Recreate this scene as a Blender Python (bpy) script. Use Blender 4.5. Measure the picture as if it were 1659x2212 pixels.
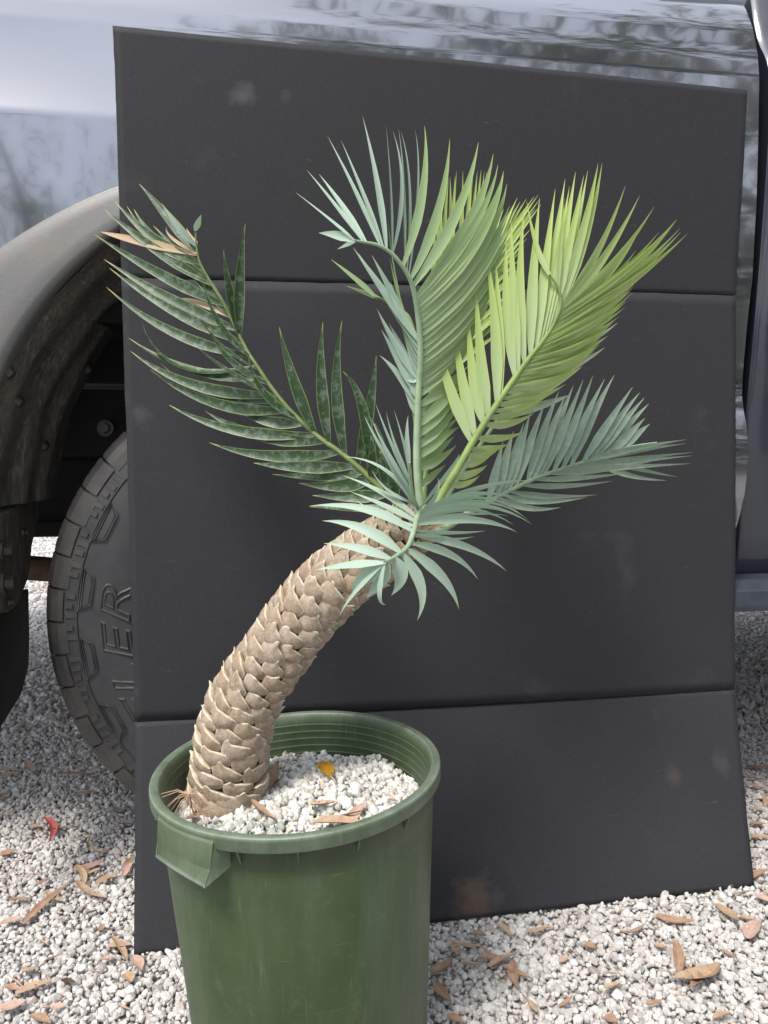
import bpy, bmesh, math, random
import numpy as np
from mathutils import Vector, Matrix
R = math.radians
random.seed(7); rng = np.random.default_rng(11)
for o in list(bpy.data.objects): bpy.data.objects.remove(o)
S = bpy.context.scene; C = S.collection

# ------------------------------------------------------------------ camera, sky, sun, exposure
PITCH, CAMH, F, CX, CY = R(5.0), 0.675, 1661.0, 829.5, 1106.0
cam = bpy.data.objects.new('camera', bpy.data.cameras.new('camera')); C.objects.link(cam)
cam.location = (0, 0, CAMH); cam.rotation_euler = (math.pi/2 - PITCH, 0, 0)
cam.data.sensor_fit = 'VERTICAL'; cam.data.sensor_height = 24; cam.data.lens = 24*F/(2*CY)
cam.data.clip_start = 0.02; cam.data.clip_end = 600
S.camera = cam
SUN_EL, SUN_AZ = R(58), R(215)       # compass-like: azimuth from +Y clockwise; light comes from behind-left of the camera
W = bpy.data.worlds.new('World'); S.world = W; W.use_nodes = True
nt = W.node_tree; nt.nodes.clear()
wo = nt.nodes.new('ShaderNodeOutputWorld'); bg = nt.nodes.new('ShaderNodeBackground')
sk = nt.nodes.new('ShaderNodeTexSky'); sk.sky_type = 'NISHITA'; sk.sun_disc = False
sk.sun_elevation = SUN_EL; sk.sun_rotation = SUN_AZ; sk.dust_density = 3.0; sk.air_density = 1.0; sk.ozone_density = 1.0
# thin bright cloud spread over the whole sky
tc = nt.nodes.new('ShaderNodeTexCoord'); nz = nt.nodes.new('ShaderNodeTexNoise'); nz.inputs['Scale'].default_value = 2.2; nz.inputs['Detail'].default_value = 6
rp = nt.nodes.new('ShaderNodeValToRGB'); rp.color_ramp.elements[0].position = .35; rp.color_ramp.elements[1].position = .7
rp.color_ramp.elements[0].color = (.45,.45,.45,1); rp.color_ramp.elements[1].color = (.85,.85,.85,1)
mx = nt.nodes.new('ShaderNodeMix'); mx.data_type = 'RGBA'; mx.inputs['B'].default_value = (11.0, 11.5, 12.4, 1)
nt.links.new(tc.outputs['Generated'], nz.inputs['Vector']); nt.links.new(nz.outputs['Fac'], rp.inputs['Fac'])
nt.links.new(rp.outputs['Color'], mx.inputs['Factor']); nt.links.new(sk.outputs['Color'], mx.inputs['A'])
nt.links.new(mx.outputs['Result'], bg.inputs['Color']); nt.links.new(bg.outputs['Background'], wo.inputs['Surface'])
bg.inputs['Strength'].default_value = 0.085
sl = bpy.data.lights.new('sun', 'SUN'); sl.energy = 2.0; sl.angle = R(16); sl.color = (1, .94, .85)
so = bpy.data.objects.new('sun', sl); C.objects.link(so)
sd = Vector((math.sin(SUN_AZ)*math.cos(SUN_EL), math.cos(SUN_AZ)*math.cos(SUN_EL), math.sin(SUN_EL)))
so.rotation_euler = sd.to_track_quat('Z', 'Y').to_euler(); so.location = sd*30
S.view_settings.view_transform = 'Standard'; S.view_settings.look = 'None'; S.view_settings.gamma = 1
S.view_settings.use_curve_mapping = False; S.view_settings.exposure = 1.05
S.render.engine = 'CYCLES'; S.cycles.max_bounces = 7; S.cycles.diffuse_bounces = 3; S.cycles.glossy_bounces = 3; S.cycles.transmission_bounces = 3
S.render.resolution_x, S.render.resolution_y = 768, 1024

# ------------------------------------------------------------------ pixel helpers (1659 x 2212 view of the photograph)
CAM = Vector((0, 0, CAMH)); FW = Vector((0, math.cos(PITCH), -math.sin(PITCH))); UP = Vector((0, math.sin(PITCH), math.cos(PITCH)))
def ray(px, py): return Vector(((px-CX)/F, 0, 0)) - UP*((py-CY)/F) + FW
def P(px, py, z): return CAM + ray(px, py)*z
def ground(px, py, h=0.0):
    r = ray(px, py); return CAM + r*((h-CAMH)/r.z)
TY = R(9.0); TO = Vector((-.1245, 1.205, 0)); TT = Vector((math.cos(TY), math.sin(TY), 0)); TN = Vector((-math.sin(TY), math.cos(TY), 0))
def tw(t, n, h): return TO + TT*t + TN*n + Vector((0, 0, h))
def on_n(px, py, n):
    r = ray(px, py); s = (n - (CAM-TO).dot(TN))/r.dot(TN); q = CAM + r*s - TO; return q.dot(TT), q.z
def on_t(px, py, t):
    r = ray(px, py); s = (t - (CAM-TO).dot(TT))/r.dot(TT); q = CAM + r*s - TO; return q.dot(TN), q.z

# ------------------------------------------------------------------ object helpers
def tag(o, label=None, cat=None, group=None, kind=None):
    if label: o['label'] = label
    if cat: o['category'] = cat
    if group: o['group'] = group
    if kind: o['kind'] = kind
    return o
def empty(name, loc):
    o = bpy.data.objects.new(name, None); C.objects.link(o); o.location = loc; o.empty_display_size = .05; return o
def par(o, p):
    if p is not None:
        o.parent = p
        o.matrix_parent_inverse = (Matrix.Translation(p.location) if p.parent is None else Matrix()).inverted()
    return o
def mk(name, vs, fs, mat=None, parent=None, smooth=True, attrs=None, uvs=None):
    me = bpy.data.meshes.new(name); me.from_pydata([tuple(v) for v in vs], [], fs); me.update()
    if smooth: me.polygons.foreach_set('use_smooth', [True]*len(me.polygons))
    for k, a in (attrs or {}).items():
        at = me.attributes.new(k, 'FLOAT', 'POINT'); at.data.foreach_set('value', np.asarray(a, dtype=np.float32))
    if uvs is not None:
        ul = me.uv_layers.new(name='UVMap'); li = np.zeros(len(me.loops), dtype=np.int32); me.loops.foreach_get('vertex_index', li)
        ul.data.foreach_set('uv', np.asarray(uvs, dtype=np.float32)[li].ravel())
    if mat: me.materials.append(mat)
    o = bpy.data.objects.new(name, me); C.objects.link(o); par(o, parent); return o
def inst(name, me, mw, parent=None):
    o = bpy.data.objects.new(name, me); C.objects.link(o); par(o, parent); o.matrix_basis = mw; return o
def from_bm(name, bm, mat, parent=None, smooth=False):
    me = bpy.data.meshes.new(name); bm.to_mesh(me); bm.free()
    if smooth: me.polygons.foreach_set('use_smooth', [True]*len(me.polygons))
    me.materials.append(mat); o = bpy.data.objects.new(name, me); C.objects.link(o); par(o, parent); return o
def grid_faces(nu, nv, cu=False, cv=False, off=0):
    f = []
    for i in range(nu if cu else nu-1):
        for j in range(nv if cv else nv-1):
            a = i*nv+j; b = ((i+1) % nu)*nv+j; c = ((i+1) % nu)*nv+(j+1) % nv; d = i*nv+(j+1) % nv
            f.append((a+off, b+off, c+off, d+off))
    return f
def slab(name, poly, fn, th, mat, parent, axis_fn=None, bev=0.0):
    """a polygon given in 2-D, mapped to space by fn(a, b, depth), with thickness th"""
    bm = bmesh.new()
    f0 = [bm.verts.new(fn(a, b, 0)) for a, b in poly]; f1 = [bm.verts.new(fn(a, b, th)) for a, b in poly]
    bm.faces.new(f0); bm.faces.new(f1[::-1])
    k = len(poly)
    for i in range(k): bm.faces.new((f0[i], f1[i], f1[(i+1) % k], f0[(i+1) % k]))
    bmesh.ops.recalc_face_normals(bm, faces=bm.faces)
    if bev: bmesh.ops.bevel(bm, geom=list(bm.edges), offset=bev, segments=2, affect='EDGES', profile=.6)
    return from_bm(name, bm, mat, parent)
def tube(name, pts, rad, mat, parent=None, seg=8, attrs=False):
    pts = [Vector(p) for p in pts]; vs = []; n = len(pts); prev = None
    for i, p in enumerate(pts):
        t = (pts[min(i+1, n-1)] - pts[max(i-1, 0)]).normalized()
        if prev is None: prev = Vector((0, -1, .3)) if abs(t.dot(Vector((0, -1, .3)).normalized())) < .95 else Vector((1, 0, 0))
        u = (prev - t*prev.dot(t)).normalized(); prev = u; w = t.cross(u)
        r = rad[i] if hasattr(rad, '__len__') else rad
        for k in range(seg):
            a = 2*math.pi*k/seg; vs.append(p + u*(math.cos(a)*r) + w*(math.sin(a)*r))
    fs = grid_faces(n, seg, False, True); fs.append(tuple(range(seg))[::-1]); fs.append(tuple(range((n-1)*seg, n*seg)))
    return mk(name, vs, fs, mat, parent)
def spline(pts, n):
    """Catmull-Rom through pts (tuples / Vectors of any length) -> n samples"""
    A = np.array([tuple(p) for p in pts], float); m = len(A)
    A = np.vstack([2*A[0]-A[1], A, 2*A[-1]-A[-2]]); out = []
    for x in np.linspace(0, m-1-1e-9, n):
        i = int(x); f = x-i; p0, p1, p2, p3 = A[i:i+4]
        out.append(.5*((2*p1) + (-p0+p2)*f + (2*p0-5*p1+4*p2-p3)*f*f + (-p0+3*p1-3*p2+p3)*f**3))
    return np.array(out)

# ------------------------------------------------------------------ material helpers
class NT:
    def __init__(s, name):
        s.m = bpy.data.materials.new(name); s.m.use_nodes = True; s.t = s.m.node_tree; s.n = s.t.nodes
        s.b = s.n['Principled BSDF']; s.o = s.n['Material Output']
    def new(s, ty, **kw):
        x = s.n.new(ty)
        for k, v in kw.items(): setattr(x, k, v)
        return x
    def set(s, x, **kw):
        for k, v in kw.items():
            k = k.replace('_', ' '); i = x.inputs[k]
            if hasattr(v, 'is_output'): s.t.links.new(v, i)
            else: i.default_value = v if not (isinstance(v, tuple) and len(v) == 3 and i.type == 'RGBA') else (*v, 1)
        return x
    def link(s, a, b): s.t.links.new(a, b)
    def coord(s, kind='Object'): return s.new('ShaderNodeTexCoord').outputs[kind]
    def noise(s, vec, scale, detail=4, rough=.55, dist=0):
        x = s.new('ShaderNodeTexNoise'); s.set(x, Vector=vec, Scale=scale, Detail=detail, Roughness=rough, Distortion=dist); return x.outputs['Fac']
    def mapping(s, vec, scale=(1,1,1), rot=(0,0,0), loc=(0,0,0)):
        x = s.new('ShaderNodeMapping'); s.link(vec, x.inputs['Vector']); x.inputs['Scale'].default_value = scale; x.inputs['Rotation'].default_value = rot; x.inputs['Location'].default_value = loc; return x.outputs['Vector']
    def ramp(s, fac, stops):
        x = s.new('ShaderNodeValToRGB'); r = x.color_ramp
        while len(r.elements) < len(stops): r.elements.new(.5)
        for e, (p, c) in zip(r.elements, stops):
            e.position = p; e.color = (c, c, c, 1) if not isinstance(c, tuple) else (*c, 1)
        s.link(fac, x.inputs['Fac']); return x.outputs['Color']
    def mix(s, fac, a, b, mode='MIX'):
        x = s.new('ShaderNodeMix', data_type='RGBA', blend_type=mode)
        for k, v in (('Factor', fac), ('A', a), ('B', b)):
            i = x.inputs[k] if k == 'Factor' else [q for q in x.inputs if q.name == k and q.type == 'RGBA'][0]
            if hasattr(v, 'is_output'): s.link(v, i)
            else: i.default_value = v if k == 'Factor' else (*v, 1)
        return [q for q in x.outputs if q.type == 'RGBA'][0]
    def math(s, op, a, b=0.0, clamp=False):
        x = s.new('ShaderNodeMath', operation=op, use_clamp=clamp)
        for i, v in ((0, a), (1, b)):
            if hasattr(v, 'is_output'): s.link(v, x.inputs[i])
            else: x.inputs[i].default_value = v
        return x.outputs[0]
    def attr(s, name): return s.new('ShaderNodeAttribute', attribute_name=name).outputs['Fac']
    def rnd(s): return s.new('ShaderNodeObjectInfo').outputs['Random']
    def bump(s, h, strength=.3, dist=.002):
        x = s.new('ShaderNodeBump'); s.set(x, Height=h, Strength=strength, Distance=dist); s.link(x.outputs['Normal'], s.b.inputs['Normal']); return x
    def base(s, col=None, rough=.6, metal=0.0, spec=.5, **kw):
        if col is not None: s.set(s.b, Base_Color=col)
        s.set(s.b, Roughness=rough, Metallic=metal); s.b.inputs['Specular IOR Level'].default_value = spec
        for k, v in kw.items(): s.set(s.b, **{k: v})
        return s
M = {}
def plain(name, col, rough=.7, metal=0, spec=.4, var=.25, scale=40, bump=0):
    n = NT(name); v = n.noise(n.coord(), scale, 5); d = tuple(c*(1-var) for c in col); l = tuple(min(1, c*(1+var)) for c in col)
    n.base(n.ramp(v, [(.3, d), (.7, l)]), rough, metal, spec)
    if bump: n.bump(v, bump, .002)
    M[name] = n.m; return n

# ground, gravel stones
n = NT('ground'); c = n.coord(); g = n.noise(c, 60, 6); v = n.new('ShaderNodeTexVoronoi'); n.set(v, Vector=c, Scale=105.0)
far = n.mix(v.outputs['Distance'], (.60,.58,.56), (.20,.18,.165)); n.base(n.mix(.35, far, n.ramp(g, [(.3,(.14,.12,.105)),(.7,(.36,.33,.30))])), .9); n.bump(v.outputs['Distance'], .7, .01); M['ground'] = n.m
def stonemat(name, stops, warm, rough=.85, sc=260, warm_amt=.35):
    n = NT(name); c = n.new('ShaderNodeNewGeometry').outputs['Position']; r = n.rnd(); col = n.ramp(r, stops)
    s1 = n.noise(c, sc, 5, .65); col = n.mix(n.ramp(s1, [(.52, 0.0), (.75, warm_amt)]), col, warm)
    s2 = n.noise(c, sc*2.5, 3); col = n.mix(.6, col, n.ramp(s2, [(.3, .55), (.65, 1.0)]), 'MULTIPLY')
    n.base(col, rough, 0, .25); n.bump(n.noise(c, sc*1.6, 5, .7), .5, .0012); M[name] = n.m
stonemat('stone', [(0,(.34,.315,.30)),(.12,(.50,.48,.46)),(.5,(.585,.565,.55)),(.85,(.67,.655,.645)),(1,(.48,.43,.385))], (.56,.49,.42), warm_amt=.3)
stonemat('pumice', [(0,(.46,.43,.36)),(.18,(.60,.575,.52)),(.5,(.70,.69,.665)),(1,(.79,.79,.775))], (.43,.38,.28), .95, 330, .5)
stonemat('pumice_mossy', [(0,(.36,.38,.33)),(.5,(.50,.52,.47)),(1,(.66,.67,.63))], (.30,.34,.26), .95, 330, .6)

# ------------------------------------------------------------------ the ground and its gravel
gs = 150
mk('ground', [(-gs,-gs,-.004),(gs,-gs,-.004),(gs,gs,-.004),(-gs,gs,-.004)], [(0,1,2,3)], M['ground'], smooth=False)['kind'] = 'structure'
src = bpy.data.collections.new('stone_sources')
def rock(seed, sub, lump, mat, flat=.75, chip=(.36, .5), smooth=True):
    rs = np.random.default_rng(seed); bm = bmesh.new(); bmesh.ops.create_icosphere(bm, subdivisions=sub, radius=.5)
    dirs = rs.normal(size=(9, 3)); dirs /= np.linalg.norm(dirs, axis=1)[:, None]; lim = rs.uniform(*chip, 9)
    ph = rs.uniform(0, 6.28, (4, 3)); fr = rs.uniform(4, 9, (4, 3))
    for v in bm.verts:
        p = np.array(v.co)
        for d, l in zip(dirs, lim):                      # chip flat facets off
            k = p@d
            if k > l: p = p - d*(k-l)*.85
        p = p*(1 + lump*sum(math.sin(p[0]*f[0]*2+a[0])*math.sin(p[1]*f[1]*2+a[1])*math.sin(p[2]*f[2]*2+a[2]) for f, a in zip(fr, ph)))
        p *= np.array([1, rs.uniform(.999, 1.001), 1]); v.co = p
    sx = rs.uniform(.62, 1); sz = flat*rs.uniform(.8, 1.1)
    for v in bm.verts: v.co = (v.co.x, v.co.y*sx, v.co.z*sz)
    me = bpy.data.meshes.new('stone'); bm.to_mesh(me); bm.free(); me.polygons.foreach_set('use_smooth', [smooth]*len(me.polygons)); me.materials.append(mat)
    return me
def scatter(name, pts, rots, scl, meshes, label, cat):
    """one object of countless stones: instances of a few stone shapes on points"""
    col = bpy.data.collections.new(name+'_shapes')
    for i, me in enumerate(meshes): col.objects.link(bpy.data.objects.new('stone_shape', me))
    me = bpy.data.meshes.new(name); me.from_pydata(pts.tolist(), [], [])
    for k, ty, a, key in (('rot', 'FLOAT_VECTOR', rots, 'vector'), ('scl', 'FLOAT', scl, 'value'), ('idx', 'INT', rng.integers(0, len(meshes), len(pts)), 'value')):
        at = me.attributes.new(k, ty, 'POINT'); at.data.foreach_set(key, np.ascontiguousarray(a).ravel().astype(np.int32 if ty == 'INT' else np.float32))
    o = bpy.data.objects.new(name, me); C.objects.link(o)
    ng = bpy.data.node_groups.new(name, 'GeometryNodeTree'); ng.interface.new_socket('Geometry', in_out='INPUT', socket_type='NodeSocketGeometry'); ng.interface.new_socket('Geometry', in_out='OUTPUT', socket_type='NodeSocketGeometry')
    N = ng.nodes; gi = N.new('NodeGroupInput'); go = N.new('NodeGroupOutput'); ip = N.new('GeometryNodeInstanceOnPoints'); ci = N.new('GeometryNodeCollectionInfo')
    ci.inputs['Collection'].default_value = col; ci.inputs['Separate Children'].default_value = True; ci.inputs['Reset Children'].default_value = True
    def na(k, ty):
        x = N.new('GeometryNodeInputNamedAttribute'); x.data_type = ty; x.inputs['Name'].default_value = k; return x.outputs['Attribute']
    L = ng.links.new; e2r = N.new('FunctionNodeEulerToRotation'); L(na('rot', 'FLOAT_VECTOR'), e2r.inputs[0])
    L(gi.outputs[0], ip.inputs['Points']); L(ci.outputs[0], ip.inputs['Instance']); ip.inputs['Pick Instance'].default_value = True
    L(na('idx', 'INT'), ip.inputs['Instance Index']); L(e2r.outputs[0], ip.inputs['Rotation']); L(na('scl', 'FLOAT'), ip.inputs['Scale']); L(ip.outputs[0], go.inputs[0])
    md = o.modifiers.new('stones', 'NODES'); md.node_group = ng
    tag(o, label, cat, None, 'stuff'); return o
def jgrid(x0, x1, y0, y1, sp, jit=.42):
    xs = np.arange(x0, x1, sp); ys = np.arange(y0, y1, sp*.87); X, Y = np.meshgrid(xs, ys); X[1::2] += sp/2
    p = np.stack([X.ravel(), Y.ravel()], 1); return p + rng.uniform(-jit, jit, p.shape)*sp
near = jgrid(-1.0, 1.15, .68, 1.75, .0072); mid = jgrid(-1.6, 2.0, 1.75, 3.2, .013); farp = jgrid(-3.2, 3.0, 3.2, 8.0, .032)
rim_ = jgrid(-2.0, 2.0, -.3, 1.75, .0105); rim_ = rim_[(rim_[:, 0] < -1.0) | (rim_[:, 0] > 1.15) | (rim_[:, 1] < .68)]
gp = np.vstack([near, mid, farp, rim_]); k1, k2 = len(near), len(near)+len(mid); k3 = k2+len(farp)
gsc = rng.lognormal(math.log(.0092), .34, len(gp)).clip(.004, .0175); gsc[k1:k2] *= 1.55; gsc[k2:k3] *= 3.0; gsc[k3:] *= 1.25
gz = .0005 + rng.uniform(-.0025, .003, len(gp)) + .0025*np.sin(gp[:, 0]*9+1)*np.sin(gp[:, 1]*11)
pts = np.column_stack([gp, gz]); rot = np.column_stack([rng.uniform(-.9, .9, len(gp)), rng.uniform(-.9, .9, len(gp)), rng.uniform(0, 6.28, len(gp))])
scatter('gravel', pts, rot, gsc, [rock(100+i, 2, .10, M['stone'], .8, (.27, .44), False) for i in range(14)], 'pale grey and white crushed gravel covering the ground', 'gravel')

# ------------------------------------------------------------------ the truck
n = NT('truck_paint'); c = n.coord(); d1 = n.noise(c, 5, 5, .6); fl = n.noise(c, 1400, 2)
dust = n.ramp(n.math('MULTIPLY', d1, n.noise(n.mapping(c, (8, 8, 3)), 3, 5)), [(.25, 0.0), (.45, .22)])
n.base(n.mix(dust, n.mix(fl, (.24,.25,.28), (.30,.31,.345)), (.30,.28,.25)), .07, .9, .5, Coat_Weight=.8, Coat_Roughness=.02); M['paint'] = n.m
n = NT('cab_paint'); n.base((.025,.03,.045), .35, .5, .5, Coat_Weight=1.0, Coat_Roughness=.03); M['cab'] = n.m
n = NT('dusty_flare'); c = n.coord(); a = n.noise(c, 14, 6, .6); b = n.noise(n.mapping(c, (30,30,200)), 4, 4)
n.base(n.mix(n.ramp(a, [(.52, 0.0), (.75, .4)]), n.ramp(b, [(.3,(.13,.13,.133)),(.7,(.165,.163,.159))]), (.21,.175,.13)), .5, .15, .35); M['flare'] = n.m
n = NT('grimy_plastic'); c = n.coord(); a = n.noise(n.mapping(c, (90, 90, 14), (.1,.25,0)), 2, 7, .65); b = n.noise(c, 16, 4)
n.base(n.mix(n.ramp(b, [(.45, 0.0), (.7, .4)]), n.ramp(a, [(.35,(.075,.07,.066)),(.55,(.15,.14,.128)),(.72,(.32,.285,.235))]), (.19,.17,.14)), .75, 0, .25); n.bump(a, .5, .003); M['liner'] = n.m
plain('under_metal', (.012,.012,.012), .8, 0, .3); plain('bolt', (.085,.08,.07), .5, .6, .4); plain('rusty_steel', (.085,.055,.035), .8, .2, .3, .4, 60)
plain('flap_rubber', (.03,.03,.028), .7, 0, .35, .3, 30)
n = NT('tyre_rubber'); c = n.coord(); a = n.noise(c, 22, 6, .65); w = n.attr('wear')
n.base(n.mix(n.math('MULTIPLY', w, n.ramp(a, [(.35, .2), (.65, 1.0)])), n.ramp(a, [(.3,(.030,.031,.036)),(.7,(.050,.051,.057))]), (.085,.07,.055)), .5, 0, .5); n.bump(n.noise(c, 300, 3), .1, .0005); M['tyre'] = n.m
plain('tread_dusty', (.11,.105,.10), .75, 0, .35, .35, 90)
plain('alloy', (.35,.35,.36), .35, .9, .5, .1)
plain('step_metal', (.055,.065,.085), .4, .4, .5, .2, 50)
n = NT('glass_dark'); n.base((.02,.022,.025), .05, 0, .6); M['glass'] = n.m

truck = empty('pickup_truck', tw(0, .3, 0)); tag(truck, 'dark grey pickup truck parked behind the black display board', 'truck')
HC = .405
TE = on_n(1640, 165, -.035)[0]
edge_px = [(1590,1140),(1606,1085),(1612,1040),(1617,960),(1611,910),(1602,865),(1605,800),(1614,700),(1625,600),(1634,440),(1638,300),(1640,165),(1637,120),(1626,60),(1612,22),(1602,4)]
prof = [on_t(x, y, TE) for x, y in edge_px]          # (n, h) from sill to rail
prof = [(a, h) for a, h in prof]
HS = prof[11][1]; HTOP = prof[-1][1]
ph = np.array([h for _, h in prof]); pn = np.array([a for a, _ in prof])
HCREASE = on_n(125, 247, -.055)[1]
_ap = np.array([on_n(x, y, -.06) for x, y in ((257,525),(186,548),(124,589),(74,651),(37,731),(0,818))]); _bp = np.array([on_n(x, y, -.055) for x, y in ((254,410),(198,424),(143,446),(93,477),(0,539))])
def cfit(q, tc):                                        # circle through traced edge points, centre on the vertical t = tc
    A = np.column_stack([2*q[:, 1], np.ones(len(q))]); b = (q[:, 0]-tc)**2 + q[:, 1]**2; x = np.linalg.lstsq(A, b, rcond=None)[0]; return x[0], math.sqrt(x[1]+x[0]**2)
TA = .02; HA, ARC = cfit(_ap, TA); HA2, ARC2 = cfit(_bp, TA)
print('arch', HA, ARC, HA2, ARC2)
def sstep(x): x = max(0, min(1, x)); return x*x*(3-2*x)
def body_n(t, h):
    b = float(np.interp(h, ph, pn))
    fb = sstep((.42-t)/.75)                             # the wheel bulge grows towards the rear
    if h < HS:
        x_ = (HS-h)/(HS-HCREASE); sh = .35*x_ + .65*x_*x_ if x_ < 1 else 1 - .08*min(1, (x_-1)/1.2)
        tgt = -.035 - .026*sh
        b = b*(1-fb) + tgt*fb
    return b
def arch_h(t): return HC + math.sqrt(max(0, ARC**2 - t*t))
cols = []
HROCK = prof[0][1]
for t in np.linspace(-1.35, TA-ARC-.004, 8): cols.append((t, HROCK+.02))
for a in np.linspace(math.pi, 0, 49): cols.append((TA + ARC*math.cos(a), max(HROCK, HA + ARC*math.sin(a))+.001))
for t in np.linspace(TA+ARC+.004, TE, 5) if TA+ARC < TE else []: cols.append((t, HROCK))
cols = [q for q in cols if q[0] <= TE+1e-6]
vs = []; NV = 0
for t, h0 in cols:
    hs = np.concatenate([np.linspace(h0, HCREASE-.006, 22), [HCREASE-.002, HCREASE+.002], np.linspace(HCREASE+.007, HS-.010, 12), [HS-.004, HS, HS+.004], np.linspace(HS+.012, HTOP, 14)]); NV = len(hs)
    for h in hs: vs.append(tw(t, body_n(t, h), h))
    vs.append(tw(t, body_n(t, HTOP)+.03, HTOP+.012)); vs.append(tw(t, body_n(t, HTOP)+.09, HTOP+.010)); vs.append(tw(t, body_n(t, HTOP)+.095, HTOP-.35))
mk('bed_side', vs, grid_faces(len(cols), NV+3), M['paint'], truck)
# end cap of the bed towards the cab
cap = [(a, h) for a, h in prof] + [(prof[-1][0]+.09, HTOP), (.12, HROCK)]
mk('bed_front', [tw(TE, a, h) for a, h in cap], [tuple(range(len(cap)))], M['paint'], truck, smooth=False)
tube('rail_cap', [tw(t, body_n(t, HTOP)+.045, HTOP+.014) for t in np.linspace(-1.34, TE-.01, 20)], .022, M['flap_rubber'], truck)
# flare round the arch
vs = []; fp = [(1.0, .002),(.97,-.003),(.90,-.0065),(.6,-.010),(.25,-.014),(.06,-.016),(-.02,-.013),(-.04,-.004),(-.03,.03)]
NA = 72
for a in np.linspace(R(188), R(-8), NA):
    ca, sa_ = math.cos(a), math.sin(a); pi_ = (TA + ARC*ca, HA + ARC*sa_); po = (TA + ARC2*ca, HA2 + ARC2*sa_)
    for f, dn in fp:
        t, h = pi_[0]+(po[0]-pi_[0])*f, pi_[1]+(po[1]-pi_[1])*f; h = max(h, HROCK+.012); vs.append(tw(min(t, TE-.004), body_n(t, h) + dn, h))
mk('fender_flare', vs, grid_faces(NA, len(fp)), M['flare'], truck)
# wheel-house liner: the hollow behind the flare
vs = []; dn = np.linspace(-.05, .215, 26); NA = 60
def liner_r(d, a): return ARC - .004 - .012*sstep((d+.03)/.03) - .018*sstep((d-.05)/.04) - .014*sstep((d-.13)/.02)*(.6+.4*math.sin(a*5)) + .003*math.sin(a*17+d*20)*math.sin(d*40)
for a in np.linspace(R(178.5), R(2), NA):
    for k, d in enumerate(dn):
        r = liner_r(d, a); vs.append(tw(TA + r*math.cos(a), d, HA + r*math.sin(a)))
liner = mk('wheel_liner', vs, grid_faces(NA, len(dn)), M['liner'], truck)
def bolt(px, py, t=None, n=None, r=.009, parent=truck, d=None):
    if n is not None: t0, h = on_n(px, py, n); p = tw(t0, n, h); ax = -TN
    else: n0, h = on_t(px, py, t); p = tw(t, n0, h); ax = TT
    if d is not None: ax = d
    bm = bmesh.new(); mt = Matrix.Translation(p) @ ax.to_track_quat('Z', 'Y').to_matrix().to_4x4()
    bmesh.ops.create_cone(bm, cap_ends=True, segments=20, radius1=r, radius2=r*.93, depth=r*.45, matrix=mt)
    bmesh.ops.create_cone(bm, cap_ends=True, segments=6, radius1=r*.62, radius2=r*.55, depth=r*.8, matrix=mt @ Matrix.Translation((0, 0, r*.5)))
    return from_bm('bolt', bm, M['bolt'], parent)
# under-body: frame rail, cross plates, floor, leaf spring, axle
def tbox(name, t0, t1, n0, n1, h0, h1, mat, parent=truck, bev=.004):
    return slab(name, [(t0, h0), (t1, h0), (t1, h1), (t0, h1)], lambda a, b, d: tw(a, n0+d, b), n1-n0, mat, parent, bev=bev)
bt, bh = on_n(228, 925, .36)
tbox('frame_rail', -1.3, 2.4, .36, .43, bh-.055, bh+.075, M['under_metal']); bolt(228, 925, n=.357, r=.017)
tbox('bed_floor', -1.33, TE-.01, .10, 1.62, .87, .93, M['under_metal'])
tbox('inner_wheelhouse', -.62, .62, .345, .358, bh+.085, .90, M['under_metal'])
tbox('frame_rail', -1.3, 2.4, 1.27, 1.34, bh-.055, bh+.075, M['under_metal'])
for tt in (-1.0, -.42, .55): tbox('cross_member', tt-.04, tt+.04, .43, 1.27, bh-.045, bh+.02, M['under_metal'])
tbox('gap_blocker', -1.25, -.12, .50, .95, .478, .66, M['under_metal'], bev=.02); tbox('blocker_strip', -1.22, -.14, .485, .497, .50, .515, M['under_metal'])  # dark box and strip added to block the bright gap under the bed
st, sh = on_n(85, 1258, .34)
tube('leaf_spring', [tw(t, .36, sh-.01+.06*((t-.1)/.8)**2) for t in np.linspace(-.85, .75, 16)], .024, M['rusty_steel'], truck)
tube('rear_axle', [tw(0, x, HC) for x in np.linspace(.2, 1.5, 5)], .045, M['under_metal'], truck, 12)
tbox('far_bed_side', -1.35, TE, 1.66, 1.72, .72, HTOP, M['paint']); tbox('tailgate', -1.37, -1.352, .0, 1.70, .78, HTOP-.02, M['paint'])
tbox('rear_bumper', -1.52, -1.38, .02, 1.68, .52, .70, M['flap_rubber'], bev=.02)
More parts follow.
